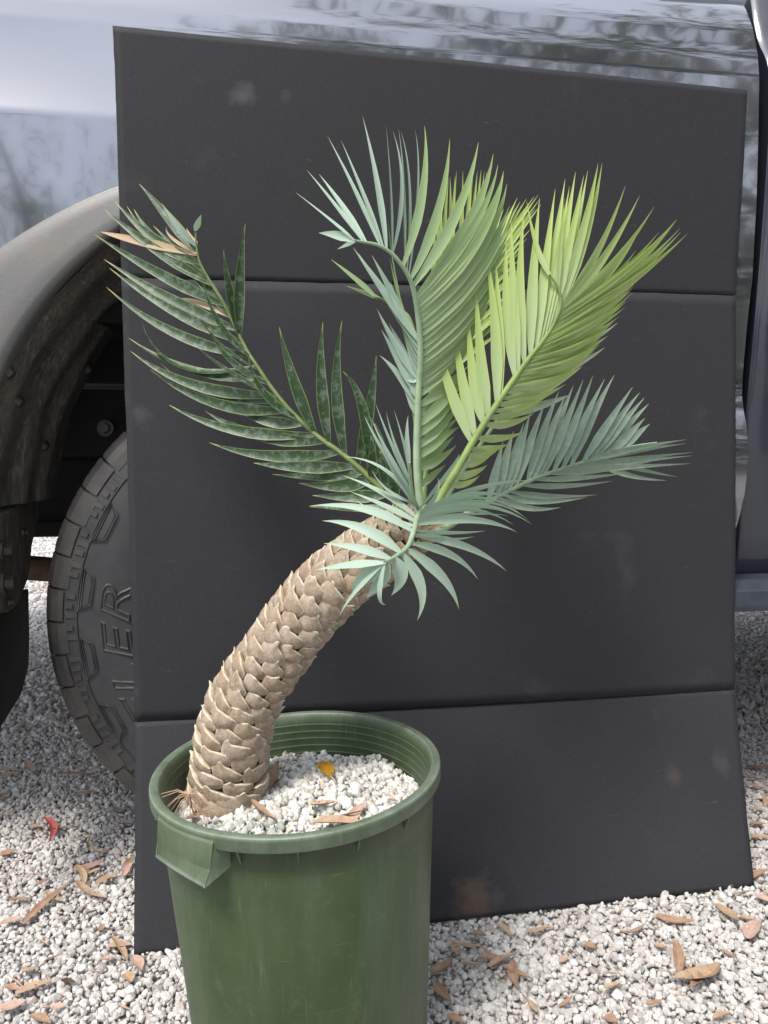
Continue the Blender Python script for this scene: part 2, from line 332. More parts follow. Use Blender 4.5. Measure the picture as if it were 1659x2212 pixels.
# mud flap and its bracket, behind the tyre, facing it
TF = on_n(62, 1440, .20)[0]
fl_px = [(-95,1250),(-20,1290),(62,1272),(64,1380),(62,1440),(46,1500),(0,1574),(-60,1650),(-110,1660)]
slab('mud_flap', [on_t(x, y, TF) for x, y in fl_px], lambda a, b, d: tw(TF-d, a, b), .006, M['flap_rubber'], truck, bev=.0015)
TB = on_n(80, 1150, .20)[0]+.004
br_px = [(-100,1150),(0,1112),(92,1070),(86,1110),(70,1180),(64,1245),(40,1306),(20,1322),(-60,1330)]
br = slab('flap_bracket', [on_t(x, y, TB) for x, y in br_px], lambda a, b, d: tw(TB-d*.9, a, b), .018, M['liner'], truck, bev=.004)
for x, y, r in ((52,1150,.008),(6,1190,.016),(8,1258,.018),(22,1300,.007)): bolt(x, y, t=TB+.003, r=r)
for x, y in ((22,808),(192,800),(98,965),(42,870)):
    # on the liner: march the pixel's ray to it
    q = None
    for s in np.linspace(.6, 2.2, 1600):
        p = CAM + ray(x, y)*float(s) - TO; t, nn, h = p.dot(TT), p.dot(TN), p.z; r = math.hypot(t-TA, h-HA)
        rr = liner_r(nn, math.atan2(h-HA, t-TA)) - .003
        if nn > -.04 and r > rr: q = (t, nn, h); break
    if q: 
        bm = bmesh.new(); ax = (TT*(-q[0]) + Vector((0,0,HC-q[2]))).normalized()
        bmesh.ops.create_cone(bm, cap_ends=True, segments=16, radius1=.010, radius2=.007, depth=.008, matrix=Matrix.Translation(tw(*q)) @ ax.to_track_quat('Z','Y').to_matrix().to_4x4())
        from_bm('bolt', bm, M['bolt'], truck)
# wheel: tyre > tread blocks, ribs, lettering; rim
RT = .400
def wp(r, a, nn): return tw(r*math.cos(a), nn, HC + r*math.sin(a))
tp = [(.205,.03),(.215,.012),(.232,.004),(.26,-.002),(.30,-.005),(.335,-.003),(.352,.000),(.366,.003),(.380,.010),(.388,.022),(.392,.035),(.393,.12),(.392,.20),(.388,.226),(.37,.245),(.32,.256),(.25,.25),(.205,.22)]
NA = 128; vs = []; wr = []
for i in range(NA):
    for r, d in tp: vs.append(wp(r, 2*math.pi*i/NA, d)); wr.append(1.0 if (r > .366 and d < .22) else .12)
wheel_t = mk('tyre', vs, grid_faces(NA, len(tp), True, False), M['tyre'], truck, attrs={'wear': wr})
vs = []; rp_ = [(.206,.03),(.20,.02),(.19,.035),(.18,.07),(.06,.06),(.0,.058)]
for i in range(48):
    for r, d in rp_: vs.append(wp(max(r, .002), 2*math.pi*i/48, d))
mk('rim', vs, grid_faces(48, len(rp_), True, False), M['alloy'], truck)
def polar_block(name, a0, a1, prof_out, mat, parent, wear=None):
    vs = []; k = len(prof_out)
    for a in (a0, .5*(a0+a1), a1):
        for r, d in prof_out: vs.append(wp(r, a, d))
    fs = grid_faces(3, k, False, True) + [tuple(range(k))[::-1], tuple(range(2*k, 3*k))]
    return mk(name, vs, fs, mat, parent, smooth=False, attrs={'wear': [wear if wear is not None else .55]*len(vs)})
NB = 46
for i in range(NB):
    a = 2*math.pi*i/NB; da = 2*math.pi/NB; lo = .362 if i % 2 else .368
    polar_block('shoulder_block', a+.02*da, a+.95*da, [(lo,.010),(lo,.0012),(.376,.0040),(.388,.0105),(.3965,.0225),(.3990,.034),(.3990,.072),(.385,.074),(.372,.05)], M['tyre'], wheel_t)
    for q in range(3): polar_block('tread_block', a+(.06+.29*q)*da, a+(.31+.29*q)*da, [(.390,.0365),(.4003,.0365),(.4003,.0705),(.390,.0705)], M['tread_dusty'], wheel_t)
    polar_block('tread_block', a+.40*da, a+1.05*da, [(.388,.09),(.400,.09),(.400,.150),(.388,.150)], M['tread_dusty'], wheel_t)
    for q in range(2 if i % 2 else 3): polar_block('rib', a+(.08+.30*q)*da, a+(.24+.30*q)*da, [(.347+.003*((i+q) % 3),.006),(.347+.003*((i+q) % 3),-.0022),(.364,.0006),(.364,.006)], M['tyre'], wheel_t, .5)
def outline(name, ra, rad, parent):
    pts = [wp(r, a, -.0062 if r < .34 else -.003) for r, a in ra]; pts.append(pts[0]); pts.append(pts[1])
    return tube(name, pts, rad, M['tyre'], parent, 5)
for i in range(20):
    a = 2*math.pi*(i+.15)/20; da = 2*math.pi/20
    for k in (0, .0035): outline('trapezoid_rib', [(.345-k, a+.06*da+k*3), (.345-k, a+.68*da-k*3), (.326+k, a+.58*da-k*3), (.326+k, a+.16*da+k*3)], .0009, wheel_t)
tube('wall_ring', [wp(.3465, a, -.0016) for a in np.linspace(0, 2*math.pi, 97)], .0014, M['tyre'], wheel_t, 5)
cu = bpy.data.curves.new('lettering', 'FONT'); cu.body = 'DUELER'; cu.size = 1; cu.fill_mode = 'NONE'; cu.bevel_depth = .028; cu.bevel_resolution = 0; cu.resolution_u = 4; cu.shear = .25; cu.space_character = 1.12
ob = bpy.data.objects.new('lettering', cu); C.objects.link(ob); bpy.context.view_layer.update()
em = ob.evaluated_get(bpy.context.evaluated_depsgraph_get()).to_mesh(); lv = [tuple(v.co) for v in em.vertices]; lf = [tuple(p.vertices) for p in em.polygons]
bpy.data.objects.remove(ob)
wx = max(v[0] for v in lv); K = .060; A_END = R(168); RB = .270
vs = [wp(RB + v[1]*K, A_END + (wx - v[0])*K*1.75/(RB+.02), -.0045 - v[2]*.05) for v in lv]
mk('lettering', vs, lf, M['tyre'], wheel_t, smooth=False, attrs={'wear': [.3]*len(vs)})
# cab to the right of the bed, with its sill and step
TC0 = TE + .004; cabprof = [(.10,.40),(.04,.42),(.0,.47),(-.012,.56),(-.02,.72),(-.035,.9),(-.045,1.05),(-.05,HS-.05),(-.04,HS+.02),(.0,HS+.10),(.05,HS+.30),(.14,HS+.55),(.24,HS+.62)]
cp = spline(cabprof, 50); vs = []
for t in np.concatenate([[TC0+.012], np.linspace(TC0+.02, TC0+1.9, 20)]):
    rr = .05*max(0, 1-(t-TC0)/.02) if t < TC0+.02 else 0
    for a, h in cp: vs.append(tw(t, a+rr*.4, h))
mk('cab_side', vs, grid_faces(21, 50), M['cab'], truck)
mk('cab_corner', [tw(TC0+.0125, a+.0085, h) for a, h in cp] + [tw(TC0+.0125, .26, HS+.6), tw(TC0+.0125, .26, .40)], [tuple(range(52))], M['cab'], truck, smooth=False)
tbox('cab_back', TC0+.013, TC0+.03, .03, 1.66, .45, HS+.5, M['cab'])
tbox('door_gap', TC0+.30, TC0+.306, -.06, -.02, .6, HS+.0, M['under_metal'], bev=0)
tbox('cab_roof', TC0+.05, TC0+1.9, .24, 1.45, HS+.60, HS+.66, M['cab'])
tbox('cab_floor', TC0+.03, TC0+1.9, .1, 1.62, .40, .45, M['under_metal'])
sa = on_n(1600, 1250, -.05); sb = on_n(1600, 1322, -.05)
slab('running_board', [(-.06, sb[1]+.01), (-.05, sb[1]), (.12, sb[1]+.01), (.12, sa[1]), (-.035, sa[1]-.004), (-.06, sa[1]-.02)], lambda a, b, d: tw(sa[0]-.03+d, a, b), 1.9, M['step_metal'], truck, bev=.004)
# front wheel and far wheels, simply turned
for t0, nn in ((3.15, .03), (3.15, 1.44), (0, 1.44)):
    vs = []
    for i in range(40):
        for r, d in tp: a = 2*math.pi*i/40; vs.append(tw(t0 + r*math.cos(a), nn+d, HC + r*math.sin(a)))
    mk('tyre', vs, grid_faces(40, len(tp), True, False), M['tyre'], truck)

# ------------------------------------------------------------------ black folding display board
BLOTCH = [(*P(x, y, z), r, cc, a) for x, y, z, r, cc, a in ((525,200,1.06,.025,(.10,.10,.105),.6),(615,205,1.07,.015,(.10,.10,.105),.5),(1025,1945,1.10,.045,(.11,.075,.058),.75),(1460,1680,1.20,.02,(.10,.075,.07),.4),(1570,1640,1.21,.03,(.10,.10,.105),.4),(300,900,1.07,.02,(.10,.10,.105),.5))]
n = NT('black_board'); c = n.coord(); a = n.noise(c, 260, 4, .6); b = n.noise(c, 3.0, 5, .6); sc = n.noise(n.mapping(c, (18, 18, 90), (.3, .2, .1)), 1.6, 6, .7); sm = n.noise(c, 9, 5, .6)
col = n.ramp(a, [(.3,(.0215,.0218,.0262)),(.7,(.028,.0284,.0338))])
col = n.mix(n.ramp(b, [(.55, 0.0), (.8, .35)]), col, (.042,.042,.045)); col = n.mix(n.ramp(sc, [(.64, 0.0), (.70, .10), (.76, .5)]), col, (.17,.17,.175)); col = n.mix(n.ramp(sm, [(.64, 0.0), (.80, .35)]), col, (.075,.075,.078))
for bx, by, bz, br_, bc_, ba in BLOTCH:
    vd = n.new('ShaderNodeVectorMath', operation='DISTANCE'); n.link(c, vd.inputs[0]); vd.inputs[1].default_value = (bx, by, bz)
    dd = n.math('ADD', vd.outputs['Value'], n.math('MULTIPLY', n.noise(c, 30, 5, .65), br_*2.2)); col = n.mix(n.ramp(n.math('DIVIDE', dd, br_*2), [(.55, ba), (1.0, 0.0)]), col, bc_)
col = n.mix(n.math('MULTIPLY', n.attr('edge'), n.ramp(n.noise(c, 70, 5, .7), [(.58, 0.0), (.78, .45)])), col, (.11,.11,.115))
n.base(col, .7, 0, .28); n.bump(a, .3, .0006); M['board'] = n.m
plain('board_core', (.03,.03,.032), .9)
bq = {'top': ((243,55,1.029),(1615,195,1.207)), 'c1': ((262,600,1.066),(1590,638,1.244)), 'c2': ((290,1560,1.091),(1588,1490,1.269))}
rows = [(P(*bq['top'][0]), P(*bq['top'][1])), (P(*bq['c1'][0]), P(*bq['c1'][1])), (P(*bq['c2'][0]), P(*bq['c2'][1])), (ground(289,2065,.004), ground(1630,1915,.004))]
bc = (rows[3][0]+rows[3][1])*.5; board = empty('display_board', (bc.x, bc.y, 0)); tag(board, 'black foam display board of three hinged panels leaning on the truck', 'display board')
def panel(a, b, seed, gap0, gap1, bow):
    rs = np.random.default_rng(seed); NU, NVp = 90, 40; th = .0045; vs = []; ed = []
    nrm = (a[1]-a[0]).cross(b[0]-a[0]).normalized()
    if nrm.y > 0: nrm = -nrm
    def wob(k, amp): 
        x = np.cumsum(rs.normal(size=k)); x -= np.linspace(x[0], x[-1], k); x = x/max(1e-6, np.abs(x).max())*amp
        for _ in range(max(2, k//18)): 
            i = rs.integers(2, k-2); x[i] += rs.uniform(-.5, 1.3)*amp
        return x
    wt, wb = wob(NU, .0009), wob(NU, .0009); wl, wr2 = wob(NVp, .0012), wob(NVp, .0012)
    for side in (0, 1):
        for i in range(NU):
            u = i/(NU-1)
            for j in range(NVp):
                v = j/(NVp-1); p = a[0]*(1-u)*(1-v) + a[1]*u*(1-v) + b[0]*(1-u)*v + b[1]*u*v
                L = (a[1]-a[0]).normalized(); D = (b[0]-a[0]).normalized()
                e = lambda x, k: max(0, 1-x*k)
                p = p + D*((gap0+wt[i])*e(v, 20) - (gap1+abs(wb[i]))*e(1-v, 20)) + L*(abs(wl[j])*e(u, 40) - abs(wr2[j])*e(1-u, 40))
                p = p + nrm*(bow*math.sin(math.pi*u)*1.0 + .0008*math.sin(u*7+seed)*math.sin(v*3.1))
                if side: p = p - nrm*th
                vs.append(p); ed.append(0 if side else max(e(v, 110)*.8, e(1-v, 110)*.8, e(u, 200), e(1-u, 200)))
    f = grid_faces(NU, NVp); k = NU*NVp; fs = [q[::-1] for q in f] + [tuple(x+k for x in q) for q in f]
    ring = [i*NVp for i in range(NU)] + [(NU-1)*NVp+j for j in range(1, NVp)] + [i*NVp+NVp-1 for i in range(NU-2, -1, -1)] + [j for j in range(NVp-2, 0, -1)]
    for x, y in zip(ring, ring[1:]+ring[:1]): fs.append((x, y, y+k, x+k))
    o = mk('panel', vs, fs, M['board'], board, attrs={'edge': ed}); sm_ = np.ones(len(fs), dtype=bool); sm_[2*len(f):] = False; o.data.polygons.foreach_set('use_smooth', sm_); return o
panel(rows[0], rows[1], 1, 0, .0005, .003); panel(rows[1], rows[2], 2, .0005, .0004, .006); panel(rows[2], rows[3], 3, .0004, 0, .002)
for k in (1, 2):
    a, b = rows[k]; back = Vector((math.sin(R(10.8)), -math.cos(R(10.8)), 0))*-.0045
    tube('hinge', [a.lerp(b, x) + back for x in np.linspace(.003, .997, 12)], .0028, M['board_core'], board, 6)

# ------------------------------------------------------------------ green bin
n = NT('bin_green'); c = n.coord('Object'); w = n.attr('wear'); a = n.noise(c, 14, 6, .6); st_ = n.noise(n.mapping(c, (16, 16, 2.2)), 1.5, 6, .65); s2 = n.noise(n.mapping(c, (14, 14, 130), (.5, .6, .3)), 1.2, 5, .75); s3 = n.noise(n.mapping(c, (170, 170, 9), (.05, .1, .2)), 1.0, 4, .7)
col = n.ramp(a, [(.25,(.029,.053,.015)),(.5,(.041,.068,.025)),(.75,(.055,.083,.036))])
col = n.mix(n.ramp(st_, [(.46, 0.0), (.74, .6)]), col, (.088,.122,.076))
col = n.mix(n.ramp(n.noise(c, 55, 6, .75), [(.55, 0.0), (.75, .35)]), col, (.115,.135,.09)); col = n.mix(n.ramp(n.noise(c, 7, 4, .6), [(.58, 0.0), (.68, .45)]), col, (.040,.070,.012)); col = n.mix(n.ramp(s2, [(.62, 0.0), (.72, .35)]), col, (.17,.22,.16)); col = n.mix(n.ramp(s3, [(.60, 0.0), (.70, .3)]), col, (.13,.185,.135))
col = n.mix(n.math('MULTIPLY', w, n.ramp(n.noise(c, 38, 6, .7), [(.3, .25), (.65, 1.0)])), col, (.21,.25,.205))
n.base(col, n.ramp(a, [(.3, .42), (.7, .58)]), 0, .45); n.bump(n.noise(c, 500, 3), .12, .0004); M['bin'] = n.m
BH, BR = .326, .158
bcen = ground(642, 1648, BH); LEAN = Matrix.Rotation(R(-2.6), 4, 'Y') @ Matrix.Rotation(R(1.2), 4, 'X')
BM = Matrix.Translation(bcen) @ LEAN                    # local origin at the rim's centre
def bl(r, az, h):                                        # az: 0 = towards the camera, positive to the right
    return BM @ Vector((r*math.sin(az), -r*math.cos(az), h))
b0 = BM @ Vector((0, 0, -BH)); bin_ = empty('plant_bin', (b0.x, b0.y, 0)); tag(bin_, 'weathered dark green plastic bin used as a plant pot', 'bin')
bp = [(.0,-BH),(.123,-BH),(.129,-BH+.004),(.131,-BH+.02),(.1475,-.05),(.1485,-.0140),(.1486,-.0143),(.1565,-.0145),(.1572,-.0143),(.1575,-.0137),(.1578,-.0040),(.1576,-.0014),(.1568,-.0002),(.1555,.0002),(.1500,.0001),(.1488,-.0002),(.1480,-.0014),(.1462,-.0050)]
wv = [0]*5 + [.1,.2,.3,.8,.5,.25,.55,1,.7,.45,.9,.6,.3]
h = -.012; r = .1446
while h > -.075:
    bp += [(r,h),(r-.0001,h-.0012),(r-.0006,h-.0016),(r-.0004,h-.0024)]; wv += [.06,.30,.38,.06]; h -= .0085+.001*random.random(); r -= .0008
bp += [(.124,-BH+.01),(0,-BH+.01)]; wv += [.1,.1]
NA = 160; vs = []; at = []
for i in range(NA):
    az = 2*math.pi*i/NA; wbl = 1 + .004*math.sin(2*az+1) + .0015*math.sin(5*az)
    for (r, h), w_ in zip(bp, wv): vs.append(bl(max(r, .0005)*wbl, az, h)); at.append(w_)
mk('shell', vs, grid_faces(NA, len(bp), True, False), M['bin'], bin_, attrs={'wear': at})
def proj(p): d = p-CAM; z = d.dot(FW); return CX + F*d.x/z, CY - F*d.dot(UP)/z
def az_of(px, r, h, lo, hi):
    return min(np.linspace(lo, hi, 400), key=lambda a: abs(proj(bl(r, a, h))[0]-px))
def rh_of(px, py, az):                                   # where a pixel's ray meets the upright plane through the axis at azimuth az
    iv = BM.inverted(); o2 = iv @ CAM; d2 = iv.to_3x3() @ ray(px, py); nrm = Vector((math.cos(az), math.sin(az), 0)); k = -o2.dot(nrm)/d2.dot(nrm); q = o2 + d2*k; return q.dot(Vector((math.sin(az), -math.cos(az), 0))), q.z
AZ0 = az_of(344, .1575, -.012, R(-85), R(-40)); AZ1 = az_of(463, .1575, -.014, R(-55), R(-5))
RB0, HB0 = rh_of(337, 1853, AZ0); RB1, HB1 = rh_of(444, 1920, AZ1); print('handle', math.degrees(AZ0), math.degrees(AZ1), RB0, HB0, RB1, HB1)
for sgn in (0, math.pi):
    A0, A1 = AZ0+sgn, AZ1+sgn; vs = []; at = []; NU = 15
    for i in range(NU):
        f = i/(NU-1); az = A0+(A1-A0)*f; am = (A0+A1)/2
        rb = 1/((1-f)/RB0 + f/RB1) * 1.0; k_ = math.cos((A1-A0)/2)/math.cos(az-am); rb = rb*(k_*.75+.25); hb = HB0*(1-f) + HB1*f
        rb = max(rb, .1585); rm = .1590
        row = [(.1575,-.0060),(rm,-.0085),(.45*rb+.55*rm,-.030),(rb-.0008,hb+.005),(rb+.0008,hb+.002),(rb,hb),(rb-.003,hb+.001),(.45*rb+.55*rm-.003,-.028),(.1550,-.014)]
        for r, h in row: vs.append(bl(r, az, h))
        at += [.5,.3,.06,.2,.9,1,.6,.1,.1]
    hd = mk('handle', vs, grid_faces(NU, 9, False, True) + [tuple(range(9))[::-1], tuple(range((NU-1)*9, NU*9))], M['bin'], bin_, attrs={'wear': at}, smooth=False)
    for az, s, rb, hb in ((A0, -1, RB0, HB0), (A1, 1, RB1, HB1)):   # cheeks that close the ends onto the wall
        vs = []; az2 = az + s*R(4.0); rb *= math.cos((A1-A0)/2)*0+1
        rb = rb*(1.0) ; q = [(bl(.1572, az, -.010), bl(.1490, az2, -.016)), (bl(.45*rb+.55*.1588, az, -.030), bl(.1480, az2, -.034)), (bl(rb+.0005, az, hb+.001), bl(.1462, az2, hb+.010))]
        off = (bl(1, az+math.pi/2*s, 0)-BM.translation)*-.0022
        for k in (0, 1):
            for a_, b_ in q: vs += [a_+off*k, b_+off*k]
        fs = [(0,1,3,2),(2,3,5,4),(6,8,9,7),(8,10,11,9),(0,2,8,6),(2,4,10,8),(4,5,11,10),(1,7,9,3),(3,9,11,5)]
        mk('handle_cheek', vs, fs, M['bin'], bin_, attrs={'wear': [.5,.1,.5,.1,.8,.2]*2}, smooth=False)
for azd in [math.degrees(az_of(x, .152, -.02, R(-60), R(85))) for x in (516, 643, 775, 880)] + [88, 112, 135, 158, -90, -112, -135, -158]:
    az = R(azd); d = .0006/.15; vs = []
    for s in (-1, 1): vs += [bl(.147, az+s*d*2, -.015), bl(.1552, az+s*d, -.0152), bl(.1525, az+s*d, -.022), bl(.1472, az+s*d*.6, -.034)]
    mk('gusset', vs, [(0,1,2,3),(7,6,5,4),(0,4,5,1),(1,5,6,2),(2,6,7,3),(3,7,4,0)], M['bin'], bin_, attrs={'wear': [.2,.5,.5,.4]*2}, smooth=False)

# pumice filling
def fill_h(x, y): return -.053 + .007*math.exp(-((x-.02)**2+(y-.03)**2)/.006) + .003*math.sin(x*50)*math.sin(y*43)
n = NT('pumice_bed'); n.base(n.ramp(n.noise(n.coord(), 200, 4), [(.3,(.20,.18,.15)),(.7,(.42,.40,.36))]), .95); M['pumice_bed'] = n.m
vs = [BM @ Vector((0, 0, fill_h(0, 0)-.004))]; NA = 48
for rr in (.03,.06,.09,.115,.1405):
    for i in range(NA): x, y = rr*math.cos(2*math.pi*i/NA), rr*math.sin(2*math.pi*i/NA); vs.append(BM @ Vector((x, y, fill_h(x, y)-.004)))
fs = [(0, 1+i, 1+(i+1) % NA) for i in range(NA)]
for k in range(4): fs += [(1+k*NA+i, 1+(k+1)*NA+i, 1+(k+1)*NA+(i+1) % NA, 1+k*NA+(i+1) % NA) for i in range(NA)]
tag(mk('pumice_bed', vs, fs, M['pumice_bed']), 'pale pumice bedding under the white stones in the green bin', 'pumice', None, 'stuff')
pp = jgrid(-.14, .14, -.14, .14, .0068, .45); pp = pp[np.hypot(pp[:, 0], pp[:, 1]) < .1375]; top = pp[rng.random(len(pp)) < .22]; allp = np.vstack([pp, top])
pw = []; 
for i, (x, y) in enumerate(allp): pw.append(tuple(BM @ Vector((x, y, fill_h(x, y) + rng.uniform(-.002, .0018) + (.003 if i >= len(pp) else 0)))))
pw = np.array(pw); mossy = (np.hypot(allp[:, 0]+.055, allp[:, 1]+.075) < .05) & (rng.random(len(allp)) < .75)
psc = rng.lognormal(math.log(.0098), .27, len(allp)).clip(.005, .0155)
prot = rng.uniform(0, 6.28, (len(allp), 3))
scatter('pumice', pw[~mossy], prot[~mossy], psc[~mossy], [rock(300+i, 2, .42, M['pumice'], .85) for i in range(8)], 'white lumpy pumice stones filling the green bin', 'pumice')
scatter('pumice', pw[mossy], prot[mossy], psc[mossy]*.9, [rock(340+i, 2, .42, M['pumice_mossy'], .85) for i in range(5)], 'greyish green tinted pumice stones beside the trunk base in the bin', 'pumice')

# ------------------------------------------------------------------ the cycad: trunk
n = NT('trunk_bark'); c = n.new('ShaderNodeNewGeometry').outputs['Position']; e = n.attr('edge'); r_ = n.rnd(); a = n.noise(c, 120, 6, .65); b = n.noise(c, 420, 4, .6)
col = n.ramp(a, [(.25,(.14,.095,.062)),(.42,(.27,.215,.16)),(.58,(.36,.305,.24)),(.78,(.47,.415,.345))])
col = n.mix(n.ramp(r_, [(.3, 0.0), (.5, .5), (.75, .1), (1, .6)]), col, n.ramp(r_, [(.4,(.40,.355,.31)),(.8,(.31,.22,.15))])); col = n.mix(n.ramp(b, [(.35, .5), (.6, 0.0)]), col, (.20,.13,.085))
col = n.mix(n.math('MULTIPLY', e, n.ramp(a, [(.3, .55), (.6, 1.0)])), col, (.66,.57,.43)); col = n.mix(n.ramp(n.attr('low'), [(0, 0.0), (1, .4)]), col, (.52,.40,.24))
n.base(col, .8, 0, .25); n.bump(n.math('ADD', a, n.math('MULTIPLY', b, .5)), .45, .0016); M['bark'] = n.m
plain('bark_core', (.06,.038,.025), .9, 0, .2, .4, 90)
tpx = [(488,1790,.872,88),(490,1725,.884,90),(497,1672,.880,88),(502,1598,.876,84),(527,1518,.872,80),(567,1450,.868,77),(615,1382,.864,76),(668,1312,.860,76),(726,1255,.857,75),(785,1211,.855,73),(845,1170,.854,66),(893,1138,.852,50)]
ts = spline(tpx, 70); axis = [P(x, y, z) for x, y, z, w in ts]; rad = [w*.90/F*z for x, y, z, w in ts]
lens = [0]
for i in range(1, 70): lens.append(lens[-1] + (axis[i]-axis[i-1]).length)
plant = empty('cycad_plant', axis[2]); tag(plant, 'blue green cycad with a leaning scaly trunk growing in the green bin', 'cycad')
tube('trunk', axis, [r*.86 for r in rad], M['bark_core'], plant, 28)
trunk = [o for o in plant.children][0]
frames = []; prev = Vector((0, -1, 0))
for i in range(70):
    t = (axis[min(i+1, 69)] - axis[max(i-1, 0)]).normalized(); u = (prev - t*prev.dot(t)).normalized(); prev = u; frames.append((t, u, t.cross(u)))
def at_len(s):
    i = int(np.searchsorted(lens, s)) - 1; i = max(0, min(68, i)); f = (s-lens[i])/(lens[i+1]-lens[i]); t, u, w = frames[i]
    return axis[i].lerp(axis[i+1], f), t, u, w, rad[i]*(1-f)+rad[i+1]*f
def scale_mesh(seed):
    rs = random.Random(seed); NU, NVs = 13, 10; vs = []; ed = []; tipx = rs.uniform(.3, .85); tipl = rs.uniform(.16, .50); skew = rs.uniform(.05, .22)
    for i in range(NU):
        u = -1 + 2*i/(NU-1)
        for j in range(NVs+2):
            v = min(j, NVs-1)/(NVs-1)
            spike = max(0, 1-abs(u-tipx)/.30)**1.6
            hw = .60 + .40*math.sin(math.pi*min(1, .08+.62*v))**.8
            topv = .50 + .16*(1-u*u) + skew*u + spike*tipl + rs.uniform(-.02, .02)
            y = -.72 + .18*u*u + (topv+.72-.18*u*u)*v; x = u*hw
            z = .62*(1-abs(u)**2.6)*(math.sin(math.pi*min(1, .06+v*.80))**.6) + .10*v + spike*.30*v**5 + .10*v**8 + rs.uniform(-.022, .022)
            e = max(sstep((v-.88)/.12), .45*sstep((abs(u)-.85)/.15), .9*spike*v**5)
            if j == NVs: y -= .05; z -= .12
            if j == NVs+1: y -= .22+spike*tipl*.8; z = -.15
            vs.append((x, y, z)); ed.append(e if j <= NVs else .1)
    me = bpy.data.meshes.new('leaf_base'); me.from_pydata(vs, [], [f[::-1] for f in grid_faces(NU, NVs+2)]); me.polygons.foreach_set('use_smooth', [True]*len(me.polygons))
    at = me.attributes.new('edge', 'FLOAT', 'POINT'); at.data.foreach_set('value', ed); me.materials.append(M['bark']); me.update(); me.flip_normals(); return me
sms = [scale_mesh(s) for s in range(8)]
NSC = 218; s0, s1 = lens[1]+.004, lens[-1]-.004; GA = math.pi*(3-math.sqrt(5))
for k in range(NSC):
    s = s0 + (s1-s0)*k/NSC; p, t, u, w, rr = at_len(s); a = -k*GA + 1.0
    nrm = u*math.cos(a) + w*math.sin(a); side = t.cross(nrm); shrink = min(1, .55 + .45*(s1-s)/.06)
    su = .0168*rr/.0365*random.uniform(.88, 1.10)*(.9+.1*shrink); sv = .0153*random.uniform(.86, 1.14)*shrink; sn = .0152*random.uniform(.85, 1.15)
    tl = random.uniform(-.26, .26) + .10
    t2 = t*math.cos(tl) + side*math.sin(tl); s2_ = side*math.cos(tl) - t*math.sin(tl)
    m = Matrix((( -s2_.x*su, t2.x*sv, nrm.x*sn, 0), (-s2_.y*su, t2.y*sv, nrm.y*sn, 0), (-s2_.z*su, t2.z*sv, nrm.z*sn, 0), (0, 0, 0, 1)))
    m.translation = p + nrm*(rr*.86 - .0008)
    inst('leaf_base', sms[k % 8], m, trunk)

# ------------------------------------------------------------------ the cycad: fronds
def leafmat(name, dark, light, edge, mottle=None, trans=.25, tcol=None, rough=.5, blem=.0, gbase=None):
    n = NT(name); c = n.coord(); uv = n.coord('UV'); e = n.attr('edge'); s = n.attr('along'); r = n.rnd()
    stri = n.noise(n.mapping(uv, (46, 1.2, 1)), 1.0, 2); col = n.mix(stri, dark, light)
    col = n.mix(n.math('MULTIPLY', r, .35), col, tuple(x*.8 for x in light))
    if mottle:
        q = n.noise(c, 110, 6, .68); col = n.mix(n.ramp(q, [(.50, 0.0), (.60, .7)]), col, mottle)
    if blem: col = n.mix(n.ramp(n.noise(c, 55, 4, .6), [(.70, 0.0), (.73, blem)]), col, (.24,.11,.045))
    if gbase: col = n.mix(n.ramp(s, [(.05, .6), (.75, 0.0)]), col, gbase)
    col = n.mix(n.math('MULTIPLY', n.ramp(e, [(.80, 0.0), (.97, 1.0)]), .8), col, edge)
    col = n.mix(n.ramp(s, [(.90, 0.0), (.99, .85)]), col, (.42,.40,.10))
    n.base(col, rough, 0, .4); n.bump(stri, .15, .0006)
    tr = n.new('ShaderNodeBsdfTranslucent'); n.link(n.mix(.5, col, tcol or light), tr.inputs['Color']); ms = n.new('ShaderNodeMixShader'); ms.inputs[0].default_value = trans
    n.link(n.b.outputs[0], ms.inputs[1]); n.link(tr.outputs[0], ms.inputs[2]); n.link(ms.outputs[0], n.o.inputs['Surface']); M[name] = n.m
leafmat('leaf_old', (.021,.050,.016), (.031,.068,.025), (.22,.31,.10), (.13,.175,.14), .10, (.08,.2,.03), .42)
leafmat('leaf_blue', (.29,.405,.33), (.41,.525,.45), (.42,.52,.26), None, .20, (.3,.5,.25), .55)
leafmat('leaf_mid', (.20,.315,.115), (.31,.435,.195), (.42,.50,.17), None, .28, (.35,.55,.12), .5, 0, (.36,.475,.32))
leafmat('leaf_new', (.31,.435,.105), (.43,.56,.185), (.50,.56,.15), None, .32, (.48,.66,.16), .48, 0, (.47,.585,.43))
leafmat('leaf_grey', (.20,.29,.22), (.29,.385,.31), (.36,.45,.22), (.33,.41,.355), .15, (.2,.35,.15), .55, .7)
leafmat('leaf_dead', (.40,.29,.18), (.55,.43,.30), (.30,.20,.12), None, .2, (.5,.35,.2), .8)
plain('rachis_green', (.19,.28,.085), .55, 0, .4, .2, 60); plain('rachis_old', (.12,.17,.05), .6, 0, .4, .3, 60); plain('rachis_pale', (.25,.345,.215), .55, 0, .4, .15, 60)
Z1 = lambda x, y: (164.6+x*.42988, 329.2+y*.42988)
Z2 = lambda x, y: (603.5+x*.56216, 219.4+y*.56216)
Z3 = lambda x, y: (603.5+x*.56216, 768.0+y*.56216)
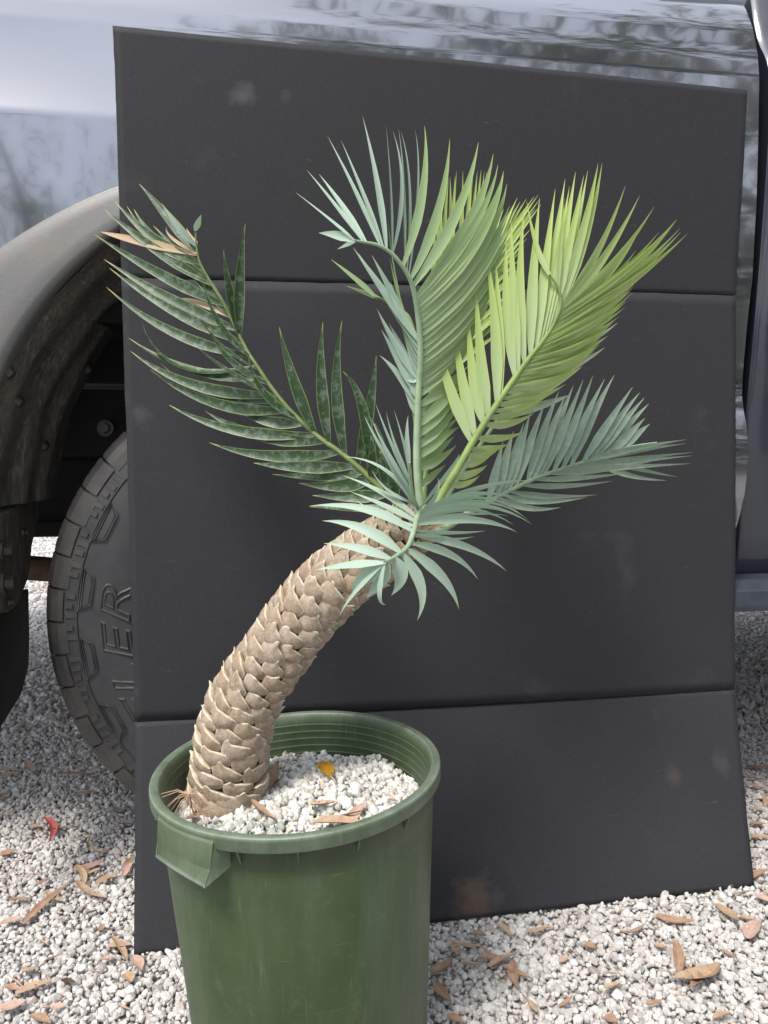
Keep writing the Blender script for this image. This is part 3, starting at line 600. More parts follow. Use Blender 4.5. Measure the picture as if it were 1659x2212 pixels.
def leaflet(base, tip, via, w, roll, mat, parent, fold=.10, name='leaflet', N=11, basew=.30):
    if via is None:
        d = tip-base; via = base.lerp(tip, .5) + Vector((0, 0, 1)).cross(d).normalized()*d.length*random.uniform(-.02, .02) + Vector((0, 0, 1))*d.length*random.uniform(.0, .03)
    ctl = via*2 - (base+tip)*.5; vs = []; ed = []; al = []; uv = []
    offs = (-1, -.86, -.45, 0, .45, .86, 1)
    for i in range(N):
        s = i/(N-1); p = base*(1-s)**2 + ctl*2*s*(1-s) + tip*s*s
        t = ((ctl-base)*(1-s) + (tip-ctl)*s).normalized()
        V = (CAM-p).normalized(); n0 = V - t*V.dot(t)
        if n0.length < .05: n0 = Vector((0, 0, 1)) - t*t.z
        n0.normalize(); b0_ = t.cross(n0); rl = roll + .12*math.sin(s*2.2)
        nn = n0*math.cos(rl) + b0_*math.sin(rl); bb = t.cross(nn)
        prof_ = min(1, basew + (s/.30)**.75*(1-basew)) if s < .30 else max(0, 1-((s-.30)/.70)**1.55)**1.12
        hw = w*.46*max(prof_, .015)
        for o in offs:
            vs.append(p + bb*(o*hw) + nn*(hw*fold*2*(abs(o)**1.5 - .4))); ed.append(abs(o)); al.append(s); uv.append((o*.5+.5, s))
    return mk(name, vs, grid_faces(N, 7), mat, parent, attrs={'edge': ed, 'along': al}, uvs=uv)
def frond(tr, rach, zs, leaves, mat, rmat, w, label=None, r0=.0045, r1=.0012, roll=(0, 0), dz=(0, 0)):
    """rach: pixel points base->end through transform tr; zs: depth at base, middle, end; leaves: (side, tip, via|None, base[, width k, roll, material])"""
    q = [tr(*p) if len(p) == 2 else p[2](p[0], p[1]) for p in rach]; m = len(q)
    zz = np.interp(np.linspace(0, 1, m), np.linspace(0, 1, len(zs)), zs)
    sp = spline([(x, y, z) for (x, y), z in zip(q, zz)], 60); pts = [P(*p) for p in sp]
    fo = tube('frond', pts, list(np.linspace(r0, r1, 60)), rmat, plant, 8)
    if label: fo['label'] = label
    for L in leaves:
        side, tip, via, base = L[:4]; wk = L[4] if len(L) > 4 and L[4] else 1; rl = L[5] if len(L) > 5 and L[5] is not None else None; mt = L[6] if len(L) > 6 else mat
        f = lambda p: p[2](p[0], p[1]) if len(p) == 3 else tr(*p)
        bx, by = f(base); i = int(np.argmin((sp[:, 0]-bx)**2 + (sp[:, 1]-by)**2)); bz = sp[i, 2]; k = 0 if side == 'a' else 1
        tz = bz + dz[k] + random.uniform(-.008, .008)
        B = pts[i]; T = P(*f(tip), tz); V = P(*f(via), bz*.5+tz*.5 - .004) if via else None
        leaflet(B, T, V, w*wk*random.uniform(.93, 1.07), (roll[k] if rl is None else rl) + random.uniform(-.12, .12), mt, fo)
    return fo
# old dark frond reaching left
old = [('a',(316,157),None,(608,520)),('a',(195,247),(400,440),(610,560)),('a',(143,287),(390,480),(660,690)),('a',(255,270),(420,470),(620,590),.8),('a',(290,285),(440,480),(640,640)),
 ('a',(388,368),(590,590),(775,830),1.15),('a',(93,413),(420,610),(735,770)),('a',(140,537),(460,730),(790,890)),('a',(165,580),(480,790),(825,965)),('a',(152,677),(480,900),(860,1035)),
 ('a',(327,847),(520,1075),(885,1105),.7,.9),('a',(264,933),(590,1095),(930,1170),.9,.5),('a',(272,998),(600,1170),(965,1250)),('a',(425,1062),(690,1215),(1010,1260),.7),('a',(372,1092),(700,1260),(1075,1305)),
 ('a',(800,1290),(960,1350),(1130,1375)),('a',(465,1268),(800,1395),(1190,1420)),('a',(648,1300),(920,1420),(1245,1470),1.15),('a',(668,1458),(980,1525),(1315,1535)),('a',(890,1560),(1120,1580),(1390,1580)),
 ('a',(985,1618),(1230,1625),(1440,1625)),('a',(1118,1662),(1320,1675),(1490,1670),1.1),('a',(1187,1724),(1380,1730),(1545,1720)),('a',(1170,1780),(1400,1790),(1620,1790),.8,.6),
 ('b',(430,255),(510,370),(600,470),.6,.4,'leaf_blue'),('b',(630,312),(612,350),(602,400),.6,.3,'leaf_blue'),('b',(850,357),(822,640),(845,930),.95),('b',(740,490),(768,690),(815,910),.85,.5),('b',(637,643),(720,860),(870,1040),.75,.7),
 ('b',(612,800),(720,960),(890,1110),.5,1.0),('b',(670,870),(770,1040),(930,1200),.7,.6),('b',(607,975),(770,1100),(1010,1250),.6,.7),('b',(865,1030),(945,1210),(1100,1355),.8,.4),
 ('b',(1020,877),(1095,1150),(1210,1430)),('b',(1240,853),(1232,1150),(1272,1480),1.05),('b',(1336,845),(1308,1180),(1345,1530),1.05),('b',(1508,1020),(1472,1300),(1402,1570),1.05),('b',(1340,1100),(1440,1290),(1480,1620),.9),
 ('b',(1500,1360),(1530,1490),(1560,1690),1.1),('b',(1480,1420),(1490,1540),(1470,1640),.9),('b',(1520,1500),(1590,1600),(1600,1760),1.0),
 ('a',(122,398),(290,440),(412,548),.9,.2,'leaf_dead'),('a',(515,735),(610,755),(742,835),.7,.6,'leaf_dead'),('a',(555,380),(575,430),(604,480),.8,.5,'leaf_dead'),('a',(455,370),(480,430),(590,510),.5,.7,'leaf_dead')]
def dense(ls, side, keep=lambda l: True):
    """add an in-between leaflet between neighbours of one side"""
    row = [l for l in ls if l[0] == side and keep(l) and all(p is None or len(p) == 2 for p in l[1:4])]; out = []
    for a, b in zip(row, row[1:]):
        if (a[2] is None) != (b[2] is None): continue
        md = lambda p, q, j: (p[0]*.5+q[0]*.5+random.uniform(-j, j), p[1]*.5+q[1]*.5+random.uniform(-j, j))
        out.append((side, md(a[1], b[1], 14), md(a[2], b[2], 5) if a[2] else None, md(a[3], b[3], 0), .92))
    return out
def fm(ls): return [tuple(list(l[:6]) + [M[l[6]]]) if len(l) > 6 else l for l in ls]
frond(Z1, [(1700,1870),(1600,1760),(1450,1610),(1330,1510),(1230,1440),(1150,1370),(1060,1280),(980,1180),(900,1060),(860,1000),(800,880),(740,760),(680,660),(622,555),(604,470),(600,395)], [.855,.90,.93,.93], fm(old), M['leaf_old'], M['rachis_old'], .0155, 'dark mottled old frond reaching left', dz=(.03, -.02), r0=.0036, r1=.001)
# frond behind everything with yellowish tips
f3 = [('a',(t[0],t[1]),None,b,.85) for t, b in [((600,455),(600,1000)),((625,360),(612,960)),((650,293),(628,930)),((675,285),(645,900)),((705,265),(665,860)),((745,265),(690,810)),((775,262),(715,760)),((797,270),(740,715))]]
f3 += [('b',t,None,b,.85) for t, b in [((862,412),(760,690)),((915,368),(740,720)),((950,372),(725,750)),((995,357),(705,790)),((1000,375),(690,820)),((985,410),(670,850)),((965,490),(650,890)),((940,560),(635,930)),((925,640),(620,965)),((900,720),(605,1000)),((880,800),(600,1040)),((860,880),(590,1080))]]
f3 += dense(f3, 'a') + dense(f3, 'b')
frond(Z2, [(545,640,Z3),(560,430,Z3),(575,250,Z3),(600,1000),(645,900),(700,800),(750,700),(770,670)], [.87,.95,.99], f3, M['leaf_new'], M['rachis_green'], .0125, 'yellow green frond behind the tall one', dz=(.0, .03), roll=(.2,-.2))
# small frond whose end shows left of the tall frond
f8 = [('a',(197,605),(290,680),(375,752),.8),('a',(257,708),(330,735),(395,760),.7),
 ('b',(418,460),(440,640),(470,810),.5,.9),('b',(425,600),(450,720),(480,815),.5,.9)]
frond(Z2, [(540,640,Z3),(540,300,Z3),(535,1050),(525,920),(495,825),(440,790),(390,758),(362,752)], [.875,.92,.93,.91], f8, M['leaf_mid'], M['rachis_green'], .0105, None, dz=(.0, .02), roll=(.5,.4), r0=.003)
# tall central frond
f2 = [('b',(105,262),None,(322,537),.6,.9),('b',(152,278),None,(335,538),.6,.7),('b',(60,347),(190,450),(292,533),.55,.9),('b',(150,505),(215,512),(290,536),.75,.1),('b',(222,568),None,(300,538),.5,.6),
 ('b',(185,132),(290,340),(385,552),.6,.8),('b',(237,148),(320,350),(400,557),.6,.8),('b',(320,57),(375,310),(418,570),.7,.7),('b',(410,93),(428,340),(432,582),.5,1.0),('b',(437,115),(470,330),(440,590),.6,.9),('b',(458,105),(478,330),(490,640),.5,1.0),('b',(466,112),(500,330),(500,650),.5,1.0),('b',(522,110),(532,330),(503,660),.5,1.0),
 ('b',(558,92),(550,350),(478,632),.85),('b',(655,142),(610,420),(502,680)),('b',(765,155),(680,430),(512,710),1.1),('b',(822,200),(730,460),(522,750),1.1),('b',(862,266),(760,510),(530,790),1.1),('b',(875,315),(770,560),(536,830),1.1),
 ('b',(885,400),(760,620),(540,870)),('b',(890,450),(760,670),(542,905)),('b',(885,520),(750,720),(543,940)),('b',(878,590),(745,770),(543,975)),('b',(850,650),(735,820),(543,1010)),('b',(830,715),(715,870),(543,1045)),('b',(800,790),(700,920),(543,1080)),('b',(770,850),(685,965),(542,1115)),('b',(745,905),(670,1010),(541,1150)),
 ('b',(725,40,Z3),(650,110,Z3),(540,215,Z3)),('b',(715,90,Z3),(640,165,Z3),(538,265,Z3)),('b',(700,140,Z3),(630,215,Z3),(537,310,Z3)),('b',(690,190,Z3),(625,265,Z3),(535,355,Z3)),('b',(690,275,Z3),(620,320,Z3),(533,405,Z3)),('b',(680,345,Z3),(610,400,Z3),(530,450,Z3)),('b',(640,420,Z3),(590,460,Z3),(530,510,Z3),.8),
 ] + [('a',t,v,b,.9,.45) for t, v, b in [((283,560),(405,735),(530,930)),((305,585),(415,755),(532,955)),((355,590),(442,760),(534,980)),((385,640),(460,810),(536,1005)),((425,690),(480,850),(538,1030)),((450,790),(500,930),(540,1060)),((375,797),(448,935),(540,1085)),((420,850),(480,970),(540,1110)),((392,877),(458,995),(540,1135)),((440,930),(490,1050),(538,80,Z3)),((385,975),(462,80,Z3),(534,190,Z3)),((470,960),(508,1080),(534,160,Z3)),((455,1030),(500,1130),(530,220,Z3)),((480,1090),(505,100,Z3),(529,300,Z3))]]
f2 += dense(f2, 'b', lambda l: l[3][1] >= 745)
f2 += [('b', (t[0], t[1], Z3), None, (b[0], b[1], Z3), .9) for t, b in [((722,65),(539,240)),((708,115),(538,288)),((696,165),(536,332)),((690,235),(534,380)),((672,310),(532,428))]]
frond(Z2, [(560,640,Z3),(540,560,Z3),(528,420,Z3),(530,250,Z3),(536,100,Z3),(542,1030),(541,920),(532,820),(520,745),(503,685),(472,632),(430,583),(380,552),(325,540),(288,534)], [.85,.84,.80,.77], fm(f2), M['leaf_mid'], M['rachis_pale'], .0132, 'tall upright frond with a curled end', dz=(.015, .05), roll=(0, .15), r0=.0046, r1=.0012)
for o in [q for q in plant.children if q.get('label') == 'tall upright frond with a curled end']:
    for i, lf_ in enumerate(o.children):               # the younger end and the left row keep their blue bloom
        if i < 13 or 35 <= i < 49: lf_.data.materials[0] = M['leaf_blue']
# blue fronds half hidden behind the yellow one
f5 = [('b',(1255,905),(1120,980),(960,80,Z3)),('b',(1250,945),(1120,1020),(930,120,Z3)),('b',(1180,0,Z3),(1060,70,Z3),(900,160,Z3)),('b',(1160,45,Z3),(1040,120,Z3),(860,210,Z3)),('b',(1120,150,Z3),(1010,190,Z3),(840,240,Z3)),('a',(1130,700),(1060,860),(1000,30,Z3)),('a',(1180,690),(1100,850),(1010,20,Z3)),('b',(1290,800),(1150,900),(1000,30,Z3)),('b',(1300,850),(1160,940),(990,40,Z3))]
frond(Z2, [(600,620,Z3),(700,450,Z3),(830,260,Z3),(950,90,Z3),(1010,20,Z3),(1030,990)], [.88,.96,1.0], f5, M['leaf_grey'], M['rachis_pale'], .0115, None, dz=(.0,.02), r0=.003)
# big yellow-green frond on the right
f4 = [('a',(597,898),(655,1100),(735,345,Z3),1.1),('a',(663,820),(705,1080),(757,305,Z3),1.05),('a',(722,775),(745,1060),(778,265,Z3),1.05),('a',(753,685),(775,1000),(800,232,Z3),1.1),('a',(793,560),(830,880),(832,188,Z3),1.1),('a',(830,600),(845,860),(850,165,Z3),.9),
 ('a',(872,520),(875,800),(890,1060),.95),('a',(890,450),(900,760),(908,1035),.95),('a',(940,415),(925,720),(932,1005)),('a',(1000,370),(975,680),(955,980)),('a',(1060,335),(1020,650),(978,955)),('a',(1098,297),(1050,610),(998,932)),('a',(1115,325),(1065,620),(1012,915),.8),('a',(1138,270),(1085,580),(1026,895)),('a',(1170,282),(1110,570),(1040,870),.9),('a',(1185,265),(1125,560),(1052,850),.8),('a',(1225,237),(1165,500),(1066,825),.85,.3),('a',(1240,235),(1180,510),(1074,800),.8,.3),
 ('a',(950,378),(990,560),(1050,680),.6,.5),('a',(1095,370),(1080,560),(1072,720),.5,.6),
 ] 
for t, b in [((1330,323),(1080,790)),((1440,405),(1072,812)),((1370,572),(1066,828)),((1527,453),(1058,844)),((1540,487),(1048,862)),((1568,508),(1036,880)),((1440,600),(1022,902)),((1390,670),(1008,922)),((1360,712),(995,940)),((1335,765),(980,958)),((1305,790),(965,978)),((1280,850),(950,998)),((1262,842),(938,1014)),((1262,900),(925,1030)),((1230,935),(910,1050)),((1175,960),(895,1070)),((1165,1015),(880,1090))]: f4.append(('b', t, ((t[0]+b[0])/2+14, (t[1]+b[1])/2+24), b, 1.0))
for t, b in [((1167,38),(865,145)),((1130,70),(850,168)),((1100,110),(832,195)),((1050,140),(815,220)),((1010,170),(798,245)),((980,220),(780,270)),((935,295),(755,310)),((880,340),(732,348)),((850,350),(712,382)),((830,360),(692,418)),((800,420),(668,455)),((770,460),(645,495))]: f4.append(('b', (*t, Z3), ((t[0]+b[0])/2+10, (t[1]+b[1])/2+14, Z3), (*b, Z3), .9))
f4 += dense(f4, 'b')
frond(Z2, [(580,640,Z3),(620,540,Z3),(690,425,Z3),(750,320,Z3),(830,195,Z3),(900,92,Z3),(960,985),(1010,922),(1050,860),(1076,800),(1080,745),(1062,700),(1038,665)], [.845,.85,.86,.85], f4, M['leaf_new'], M['rachis_green'], .0135, 'large yellow green frond arching right', dz=(.01, .045), roll=(-.1, .55), r0=.0048, r1=.0011)
# grey-blue frond low on the right
f6 = [('a',t,None,b,.95) for t, b in [((860,330),(800,560)),((900,290),(828,548)),((940,258),(858,532)),((965,215),(885,520)),((1020,180),(912,505)),((1075,135),(945,490)),((1100,150),(970,478)),((1130,115),(990,470)),((1168,92),(1020,458)),((1205,77),(1050,448)),((1250,90),(1080,437)),((1287,75),(1120,425)),((1358,120),(1160,412)),((1385,142),(1190,402)),((1403,162),(1215,394)),((1420,185),(1245,385)),((1405,240),(1280,372)),((1425,262),(1320,358))]]
f6 += [('b',t,v,b,.75) for t, v, b in [((1563,323),(1350,360),(1170,408)),((1563,338),(1370,365),(1200,398)),((1590,372),(1330,400),(1100,432)),((1585,385),(1320,410),(1080,438)),((1582,415),(1300,430),(1060,446)),((1425,408),(1220,440),(1030,458)),((1530,467),(1360,430),(1230,392)),((1487,480),(1330,455),(1210,398)),((1340,450),(1150,470),(975,478)),((1280,482),(1100,500),(940,492)),((1220,535),(1040,540),(885,520)),((1082,583),(960,585),(840,545)),((1180,545),(1000,560),(860,535))]]
frond(Z3, [(580,690),(660,650),(740,595),(830,548),(980,473),(1100,432),(1200,398),(1300,365),(1380,345),(1450,335)], [.86,.92,.98,1.0], f6, M['leaf_grey'], M['rachis_pale'], .0132, 'grey blue frond low on the right', dz=(.015, -.045), roll=(0, .5), r0=.004)
# short fronds near the crown
f9 = [(s, t, v, b, .55, r) for s, t, v, b, r in [('a',(325,228),(400,370),(500,540),.6),('a',(350,235),(420,380),(500,520),.6),('a',(368,180),(430,340),(500,500),.8),('a',(410,215),(450,360),(500,480),.8),('b',(440,208),(480,350),(505,470),.8),('b',(495,230),(490,320),(505,440),.3),('a',(400,362),(460,470),(510,560),.6),('a',(380,330),(440,450),(505,550),.8),('b',(690,380),(655,440),(625,555),.6),('b',(610,470),(600,540),(575,590),.4),('a',(355,440),(420,520),(512,570),.8),('b',(470,300),(495,400),(512,520),.9)]]
frond(Z3, [(560,650),(535,600),(512,540),(503,470),(500,410)], [.84,.80,.77], f9, M['leaf_blue'], M['rachis_pale'], .0115, None, dz=(-.01, -.01), roll=(.5, .5), r0=.0035)
# frond towards the viewer, drooping over the trunk
f7 = [('a',(248,388),(420,450),(535,615),.75,.7),('a',(240,460),(400,530),(530,625),.75,.7),('a',(270,522),(410,580),(524,640),.75,.7),('a',(290,552),(400,620),(520,655),.75,.7),('a',(115,578),(330,590),(515,680),1,.4),('a',(165,635),(320,665),(470,757),1,.2),('a',(170,722),(300,740),(430,780),.9,.3),('a',(135,825),(260,806),(405,795),.8,.5),
 ('a',(280,905),(320,860),(410,792),1.3,0),('a',(335,930),(385,865),(412,792),1.45,0),('b',(430,922),(466,850),(438,778),1.3,0),('a',(230,1003),(290,910),(400,800),.5,.5),('b',(410,957),(385,920),(360,880),.5,.3),
 ('b',(530,1018),(545,890),(470,765),1.05,.1),('b',(690,975),(625,850),(492,742),1.0,.2),('b',(763,860),(660,765),(505,718),.9,.4),('b',(875,830),(720,735),(514,692),.9,.4),('b',(750,695),(640,705),(520,690),.7,.8),('b',(795,673),(670,680),(520,672),.7,.9),('b',(912,678),(740,630),(526,650),.9,.4),('b',(970,648),(760,575),(530,632),.75,.7),('b',(960,635),(770,560),(532,622),.7,.8),('b',(900,650),(720,590),(530,640),.7,.8),('b',(910,548),(720,535),(535,615),.75,.7),('b',(960,480),(760,510),(540,605),.75,.6),('b',(880,615),(700,610),(528,645),.6,.8),('b',(940,620),(760,545),(537,612),.6,.8)]
frond(Z3, [(560,680),(545,600),(528,628),(515,680),(490,738),(442,775),(405,796)], [.84,.80,.74,.68], f7, M['leaf_blue'], M['rachis_pale'], .0118, 'short blue green frond drooping over the trunk', dz=(.02, .01), roll=(.3,-.3), r0=.0038, r1=.0016)
# papery scales in the crown
for k in range(34):
    a = k*2.4; p, t, u, w, rr = at_len(lens[-1]-.004-.0012*k); nrm = u*math.cos(a)+w*math.sin(a); b_ = p + nrm*rr*.55
    leaflet(b_, b_ + t*random.uniform(.02, .04) + nrm*random.uniform(.004, .018), None, .012, random.uniform(-.5, .5), M['leaf_dead'], plant, name='crown_scale', basew=.9)

# ------------------------------------------------------------------ fallen leaves
def litmat(name, a, b, spots=.0):
    n = NT(name); c = n.coord('Object'); s = n.attr('along'); q = n.noise(c, 120, 5, .6); col = n.mix(n.ramp(q, [(.3, 0.0), (.7, 1.0)]), a, b)
    col = n.mix(n.ramp(n.attr('edge'), [(0, .35), (.12, 0.0)]), col, tuple(min(1, x*1.5) for x in b))
    if spots: col = n.mix(n.ramp(n.noise(c, 300, 4, .6), [(.55, 0.0), (.62, spots)]), col, (.06,.03,.012))
    n.base(col, .65, 0, .35); M[name] = n.m
litmat('lit_tan', (.30,.20,.125), (.46,.33,.22)); litmat('lit_brown', (.24,.14,.09), (.38,.25,.17)); litmat('lit_pink', (.38,.24,.19), (.52,.37,.31)); litmat('lit_red', (.34,.06,.065), (.46,.13,.12)); litmat('lit_yellow', (.34,.17,.012), (.44,.24,.02), .9); litmat('lit_straw', (.42,.30,.17), (.58,.44,.28)); litmat('lit_dark', (.07,.042,.028), (.13,.08,.05)); litmat('lit_spot', (.36,.25,.17), (.48,.35,.25), .7)
def fallen(a, b, bend, w, mat, label, group=None, lift=.0, name='fallen_leaf', h=None, curl=.25, cat='leaf', pw_=1.5):
    d = b-a; L = d.length; sd = Vector((-d.y, d.x, 0)).normalized(); N = 11; vs = []; ed = []; al = []; offs = (-1, -.5, 0, .5, 1)
    tilt = random.uniform(-.22, .22); rise = random.uniform(.0, .10)*L + lift
    for i in range(N):
        s = i/(N-1); p = a.lerp(b, s) + sd*(bend*L*4*s*(1-s)) + Vector((0, 0, 1))*(rise*(s*s if tilt > 0 else (1-s)**2))
        pr = max(.03, math.sin(math.pi*min(1, .06+s*.92)**(.85))**.85); hw = w*.5*pr
        for o in offs: vs.append(p + sd*(o*hw) + Vector((0, 0, 1))*(hw*(curl*abs(o)**1.4 + tilt*o))); ed.append(abs(o)); al.append(s)
    k = len(vs); low = vs[:]; vs += [v - Vector((0, 0, .0004)) for v in low]; f = grid_faces(N, 5)
    fs = f + [tuple(x+k for x in q[::-1]) for q in f]
    o = mk(name, vs, fs, M[mat], attrs={'edge': ed*2, 'along': al*2}); tag(o, label, cat, group); return o
CN = {'lit_tan': 'tan', 'lit_brown': 'reddish brown', 'lit_pink': 'pinkish', 'lit_straw': 'straw coloured', 'lit_dark': 'dark brown', 'lit_spot': 'speckled grey tan'}
def lit_label(q, where): return ('narrow ' if q[4] < .0095 else 'broad ') + CN[q[5]] + ' dry gum leaf lying ' + where
GH = .0115
ZL = lambda x, y: (x*.33069, 1481.2+y*.33069)
ZR = lambda x, y: (877.8+x*.47092, 1481.2+y*.47092)
ZP = lambda x, y: (329.2+x*.39682, 1481.2+y*.39682)
def gl(tr, x0, y0, x1, y1, w, mat, label, group=None, bend=None, **kw):
    return fallen(ground(*tr(x0, y0), GH), ground(*tr(x1, y1), GH), random.uniform(-.1, .1) if bend is None else bend, w*1.0, mat, label, group, **kw)
G1 = 'dry gum leaves on the gravel left of the board'; L1 = 'dry brown gum leaf lying on the gravel beside the tyre and board'
G2 = 'dry gum leaves on the gravel in front of the board'; L2 = 'dry brown gum leaf lying on the gravel right of the green bin'
gl(ZL, 283,880,318,1018,.014,'lit_red','single bright red curled leaf on gravel beside the tyre',bend=.15,curl=.7)
gl(ZL, 150,1555,460,1300,.013,'lit_brown','long slender reddish brown gum leaf slanting across the gravel',bend=.05)
gl(ZL, 100,2012,340,1925,.016,'lit_spot','tan gum leaf with dark specks lying flat on gravel',bend=.04)
gl(ZL, 500,1295,702,1385,.014,'lit_spot','olive and tan gum leaf crossed by an orange one on gravel',bend=-.08)
gl(ZL, 500,1205,552,1295,.010,'lit_straw','orange tan leaf standing across the olive gum leaf',bend=.1,lift=.006)
gl(ZL, 455,995,600,985,.005,'lit_straw','thin straw coloured curved stalk on gravel below the red leaf',bend=-.1)
gl(ZL, 595,985,668,1085,.005,'lit_straw','short thin straw strip bending towards the board',bend=-.15)
gl(ZL, 865,1765,925,1855,.015,'lit_pink','pinkish leaf poking out from under the board corner',bend=.05)
gl(ZL, 705,1705,862,1690,.016,'lit_pink','broad pink leaf beside the left edge of the board',bend=.06)
gl(ZR, 1240,1362,1432,1270,.026,'lit_tan','large tan gum leaf resting on gravel with a folded brown half',bend=-.12,curl=.5)
gl(ZR, 1305,1405,1275,1280,.014,'lit_brown','folded dark brown leaf half curling beneath the large tan leaf',bend=-.22,curl=.6,lift=.004)
gl(ZR, 1420,1000,1522,1108,.014,'lit_tan','upright tan gum leaf just below the board corner',bend=.06,lift=.006)
gl(ZR, 1145,1055,1322,1088,.013,'lit_brown','reddish brown leaf lying just below the board edge',bend=-.1)
gl(ZR, 1568,1165,1622,1070,.021,'lit_pink','broad pinkish oval leaf on the gravel below the board corner',bend=.05)
gl(ZR, 905,1392,992,1355,.008,'lit_straw','short yellowish twig piece on the open gravel',bend=.0)
for q in [(0,548,128,552,.013,'lit_pink'),(0,585,120,575,.012,'lit_tan'),(380,588,625,580,.014,'lit_brown'),(140,682,240,625,.008,'lit_brown'),(165,500,215,565,.016,'lit_brown'),(320,180,400,240,.012,'lit_tan'),(385,305,465,345,.013,'lit_straw'),(180,345,205,378,.010,'lit_tan'),(465,722,620,690,.010,'lit_tan'),(680,672,720,650,.012,'lit_straw'),(710,832,825,790,.012,'lit_tan'),(770,890,868,900,.015,'lit_pink'),(170,925,285,920,.010,'lit_spot'),(345,940,500,905,.010,'lit_tan'),(0,1102,92,1078,.013,'lit_brown'),(470,1205,680,1150,.015,'lit_pink'),(620,1295,757,1230,.011,'lit_tan'),(805,1178,872,1120,.012,'lit_brown'),(810,1242,868,1160,.012,'lit_pink'),(0,1555,150,1520,.012,'lit_pink'),(0,2105,170,2060,.015,'lit_pink'),(330,2102,432,2088,.009,'lit_pink'),(730,1650,830,1800,.010,'lit_tan'),(660,1792,760,1770,.010,'lit_pink'),(810,1880,862,1940,.014,'lit_tan'),(140,1872,250,1828,.010,'lit_tan'),(400,1922,490,1932,.009,'lit_dark'),(640,1602,680,1558,.008,'lit_brown'),(300,1345,420,1410,.010,'lit_spot'),(560,1230,660,1190,.006,'lit_straw'),(520,1240,600,1180,.005,'lit_straw'),(50,1405,210,1385,.008,'lit_brown'),(0,745,30,700,.012,'lit_brown'),(240,1300,330,1255,.007,'lit_brown'),(200,2150,330,2205,.010,'lit_brown'),(560,1490,640,1460,.005,'lit_dark'),(20,850,110,800,.009,'lit_spot'),(560,640,700,600,.006,'lit_brown'),(480,560,560,500,.010,'lit_spot'),(640,1120,690,1040,.005,'lit_brown'),(250,110,330,60,.008,'lit_brown'),(30,1960,120,1990,.008,'lit_brown')]: gl(ZL, *q[:6], lit_label(q, 'on the gravel between tyre and board' if q[1] < 1000 else 'on the gravel beside the lower board panel'), G1)
for q in [(115,1322,212,1245,.014,'lit_brown'),(130,1358,207,1448,.014,'lit_brown'),(300,1135,370,1150,.009,'lit_brown'),(415,1090,480,1150,.010,'lit_tan'),(560,1132,640,1108,.011,'lit_tan'),(205,1170,236,1242,.011,'lit_spot'),(240,1180,340,1202,.008,'lit_tan'),(380,1302,512,1225,.012,'lit_tan'),(330,1240,450,1262,.012,'lit_brown'),(490,1258,512,1392,.013,'lit_brown'),(440,1280,580,1348,.009,'lit_brown'),(250,1275,352,1282,.007,'lit_tan'),(700,1266,742,1245,.010,'lit_pink'),(820,1185,872,1206,.011,'lit_brown'),(1530,1058,1592,1072,.010,'lit_tan'),(1140,1190,1192,1196,.010,'lit_tan'),(1235,1178,1246,1335,.014,'lit_brown'),(1410,1525,1492,1500,.010,'lit_tan'),(1555,455,1680,475,.014,'lit_pink'),(1560,365,1690,385,.012,'lit_brown'),(1636,505,1642,560,.010,'lit_tan'),(1580,692,1690,700,.013,'lit_tan'),(1600,962,1690,995,.016,'lit_pink'),(910,1520,972,1542,.012,'lit_brown'),(190,1512,262,1542,.012,'lit_brown'),(1560,420,1660,430,.010,'lit_brown'),(1570,560,1650,570,.009,'lit_spot'),(1575,630,1650,640,.009,'lit_brown'),(1590,880,1660,850,.011,'lit_brown'),(1450,1210,1520,1250,.006,'lit_brown'),(700,1470,760,1430,.006,'lit_brown'),(560,1440,600,1500,.008,'lit_tan'),(1100,1460,1170,1440,.006,'lit_brown'),(1020,1130,1090,1100,.006,'lit_brown')]: gl(ZR, *q[:6], lit_label(q, 'on gravel beside the truck step' if q[0] > 1540 and q[1] < 1000 else 'on the gravel in front of the board'), G2)
for q in [(1660,1250,1600,1300,.012,'lit_brown'),(1640,1660,1659,1690,.012,'lit_tan')]: pass
# leaves lying on the pumice in the bin
def pl(x0, y0, x1, y1, w, mat, label, bend=0.0, dh=.012, **kw):
    def g(x, y):
        o, d = CAM, ray(*ZP(x, y)); iv = BM.inverted(); o2 = iv @ o; d2 = iv.to_3x3() @ d; hh = -.05
        for _ in range(4): p = o2 + d2*((hh-o2.z)/d2.z); hh = fill_h(p.x, p.y) + dh
        return BM @ (o2 + d2*((hh-o2.z)/d2.z))
    return fallen(g(x0, y0), g(x1, y1), bend, w, mat, label, None, **kw)
pl(945,428,968,500,.020,'lit_yellow','round yellow and black leaf on the white pumice',curl=.3,bend=-.05); pl(968,495,992,535,.0016,'lit_straw','thin stalk of the yellow leaf on the pumice',name='leaf_stalk',bend=.1)
pl(875,762,1168,755,.017,'lit_tan','long pale tan leaf on the pumice by the bin rim',bend=.07,curl=.5); pl(1040,792,1157,642,.015,'lit_pink','pinkish brown leaf crossing under the pale tan leaf in the bin',bend=.03,dh=.008)
pl(540,625,675,725,.009,'lit_brown','reddish brown narrow leaf on the pumice near the trunk base',bend=-.06,curl=.6); pl(600,575,676,425,.013,'lit_brown','brown leaf leaning against the right side of the trunk base',bend=-.05)
pl(190,735,282,692,.010,'lit_brown','red brown leaf tucked between trunk base and bin wall',bend=.1); pl(860,650,1002,630,.011,'lit_spot','greyish tan curled leaf in the middle of the pumice',bend=-.1,curl=.6)
pl(930,728,1182,676,.0028,'lit_dark','dark thin twig behind the pale tan leaf in the bin',name='twig',cat='twig'); pl(775,378,812,388,.008,'lit_brown','small brown flake on the pumice near the back wall'); pl(1285,618,1332,628,.008,'lit_tan','small tan flake on the pumice near the right wall')
pl(680,470,685,395,.0022,'lit_dark','dark thin stem rising beside the trunk base',name='twig',cat='twig')
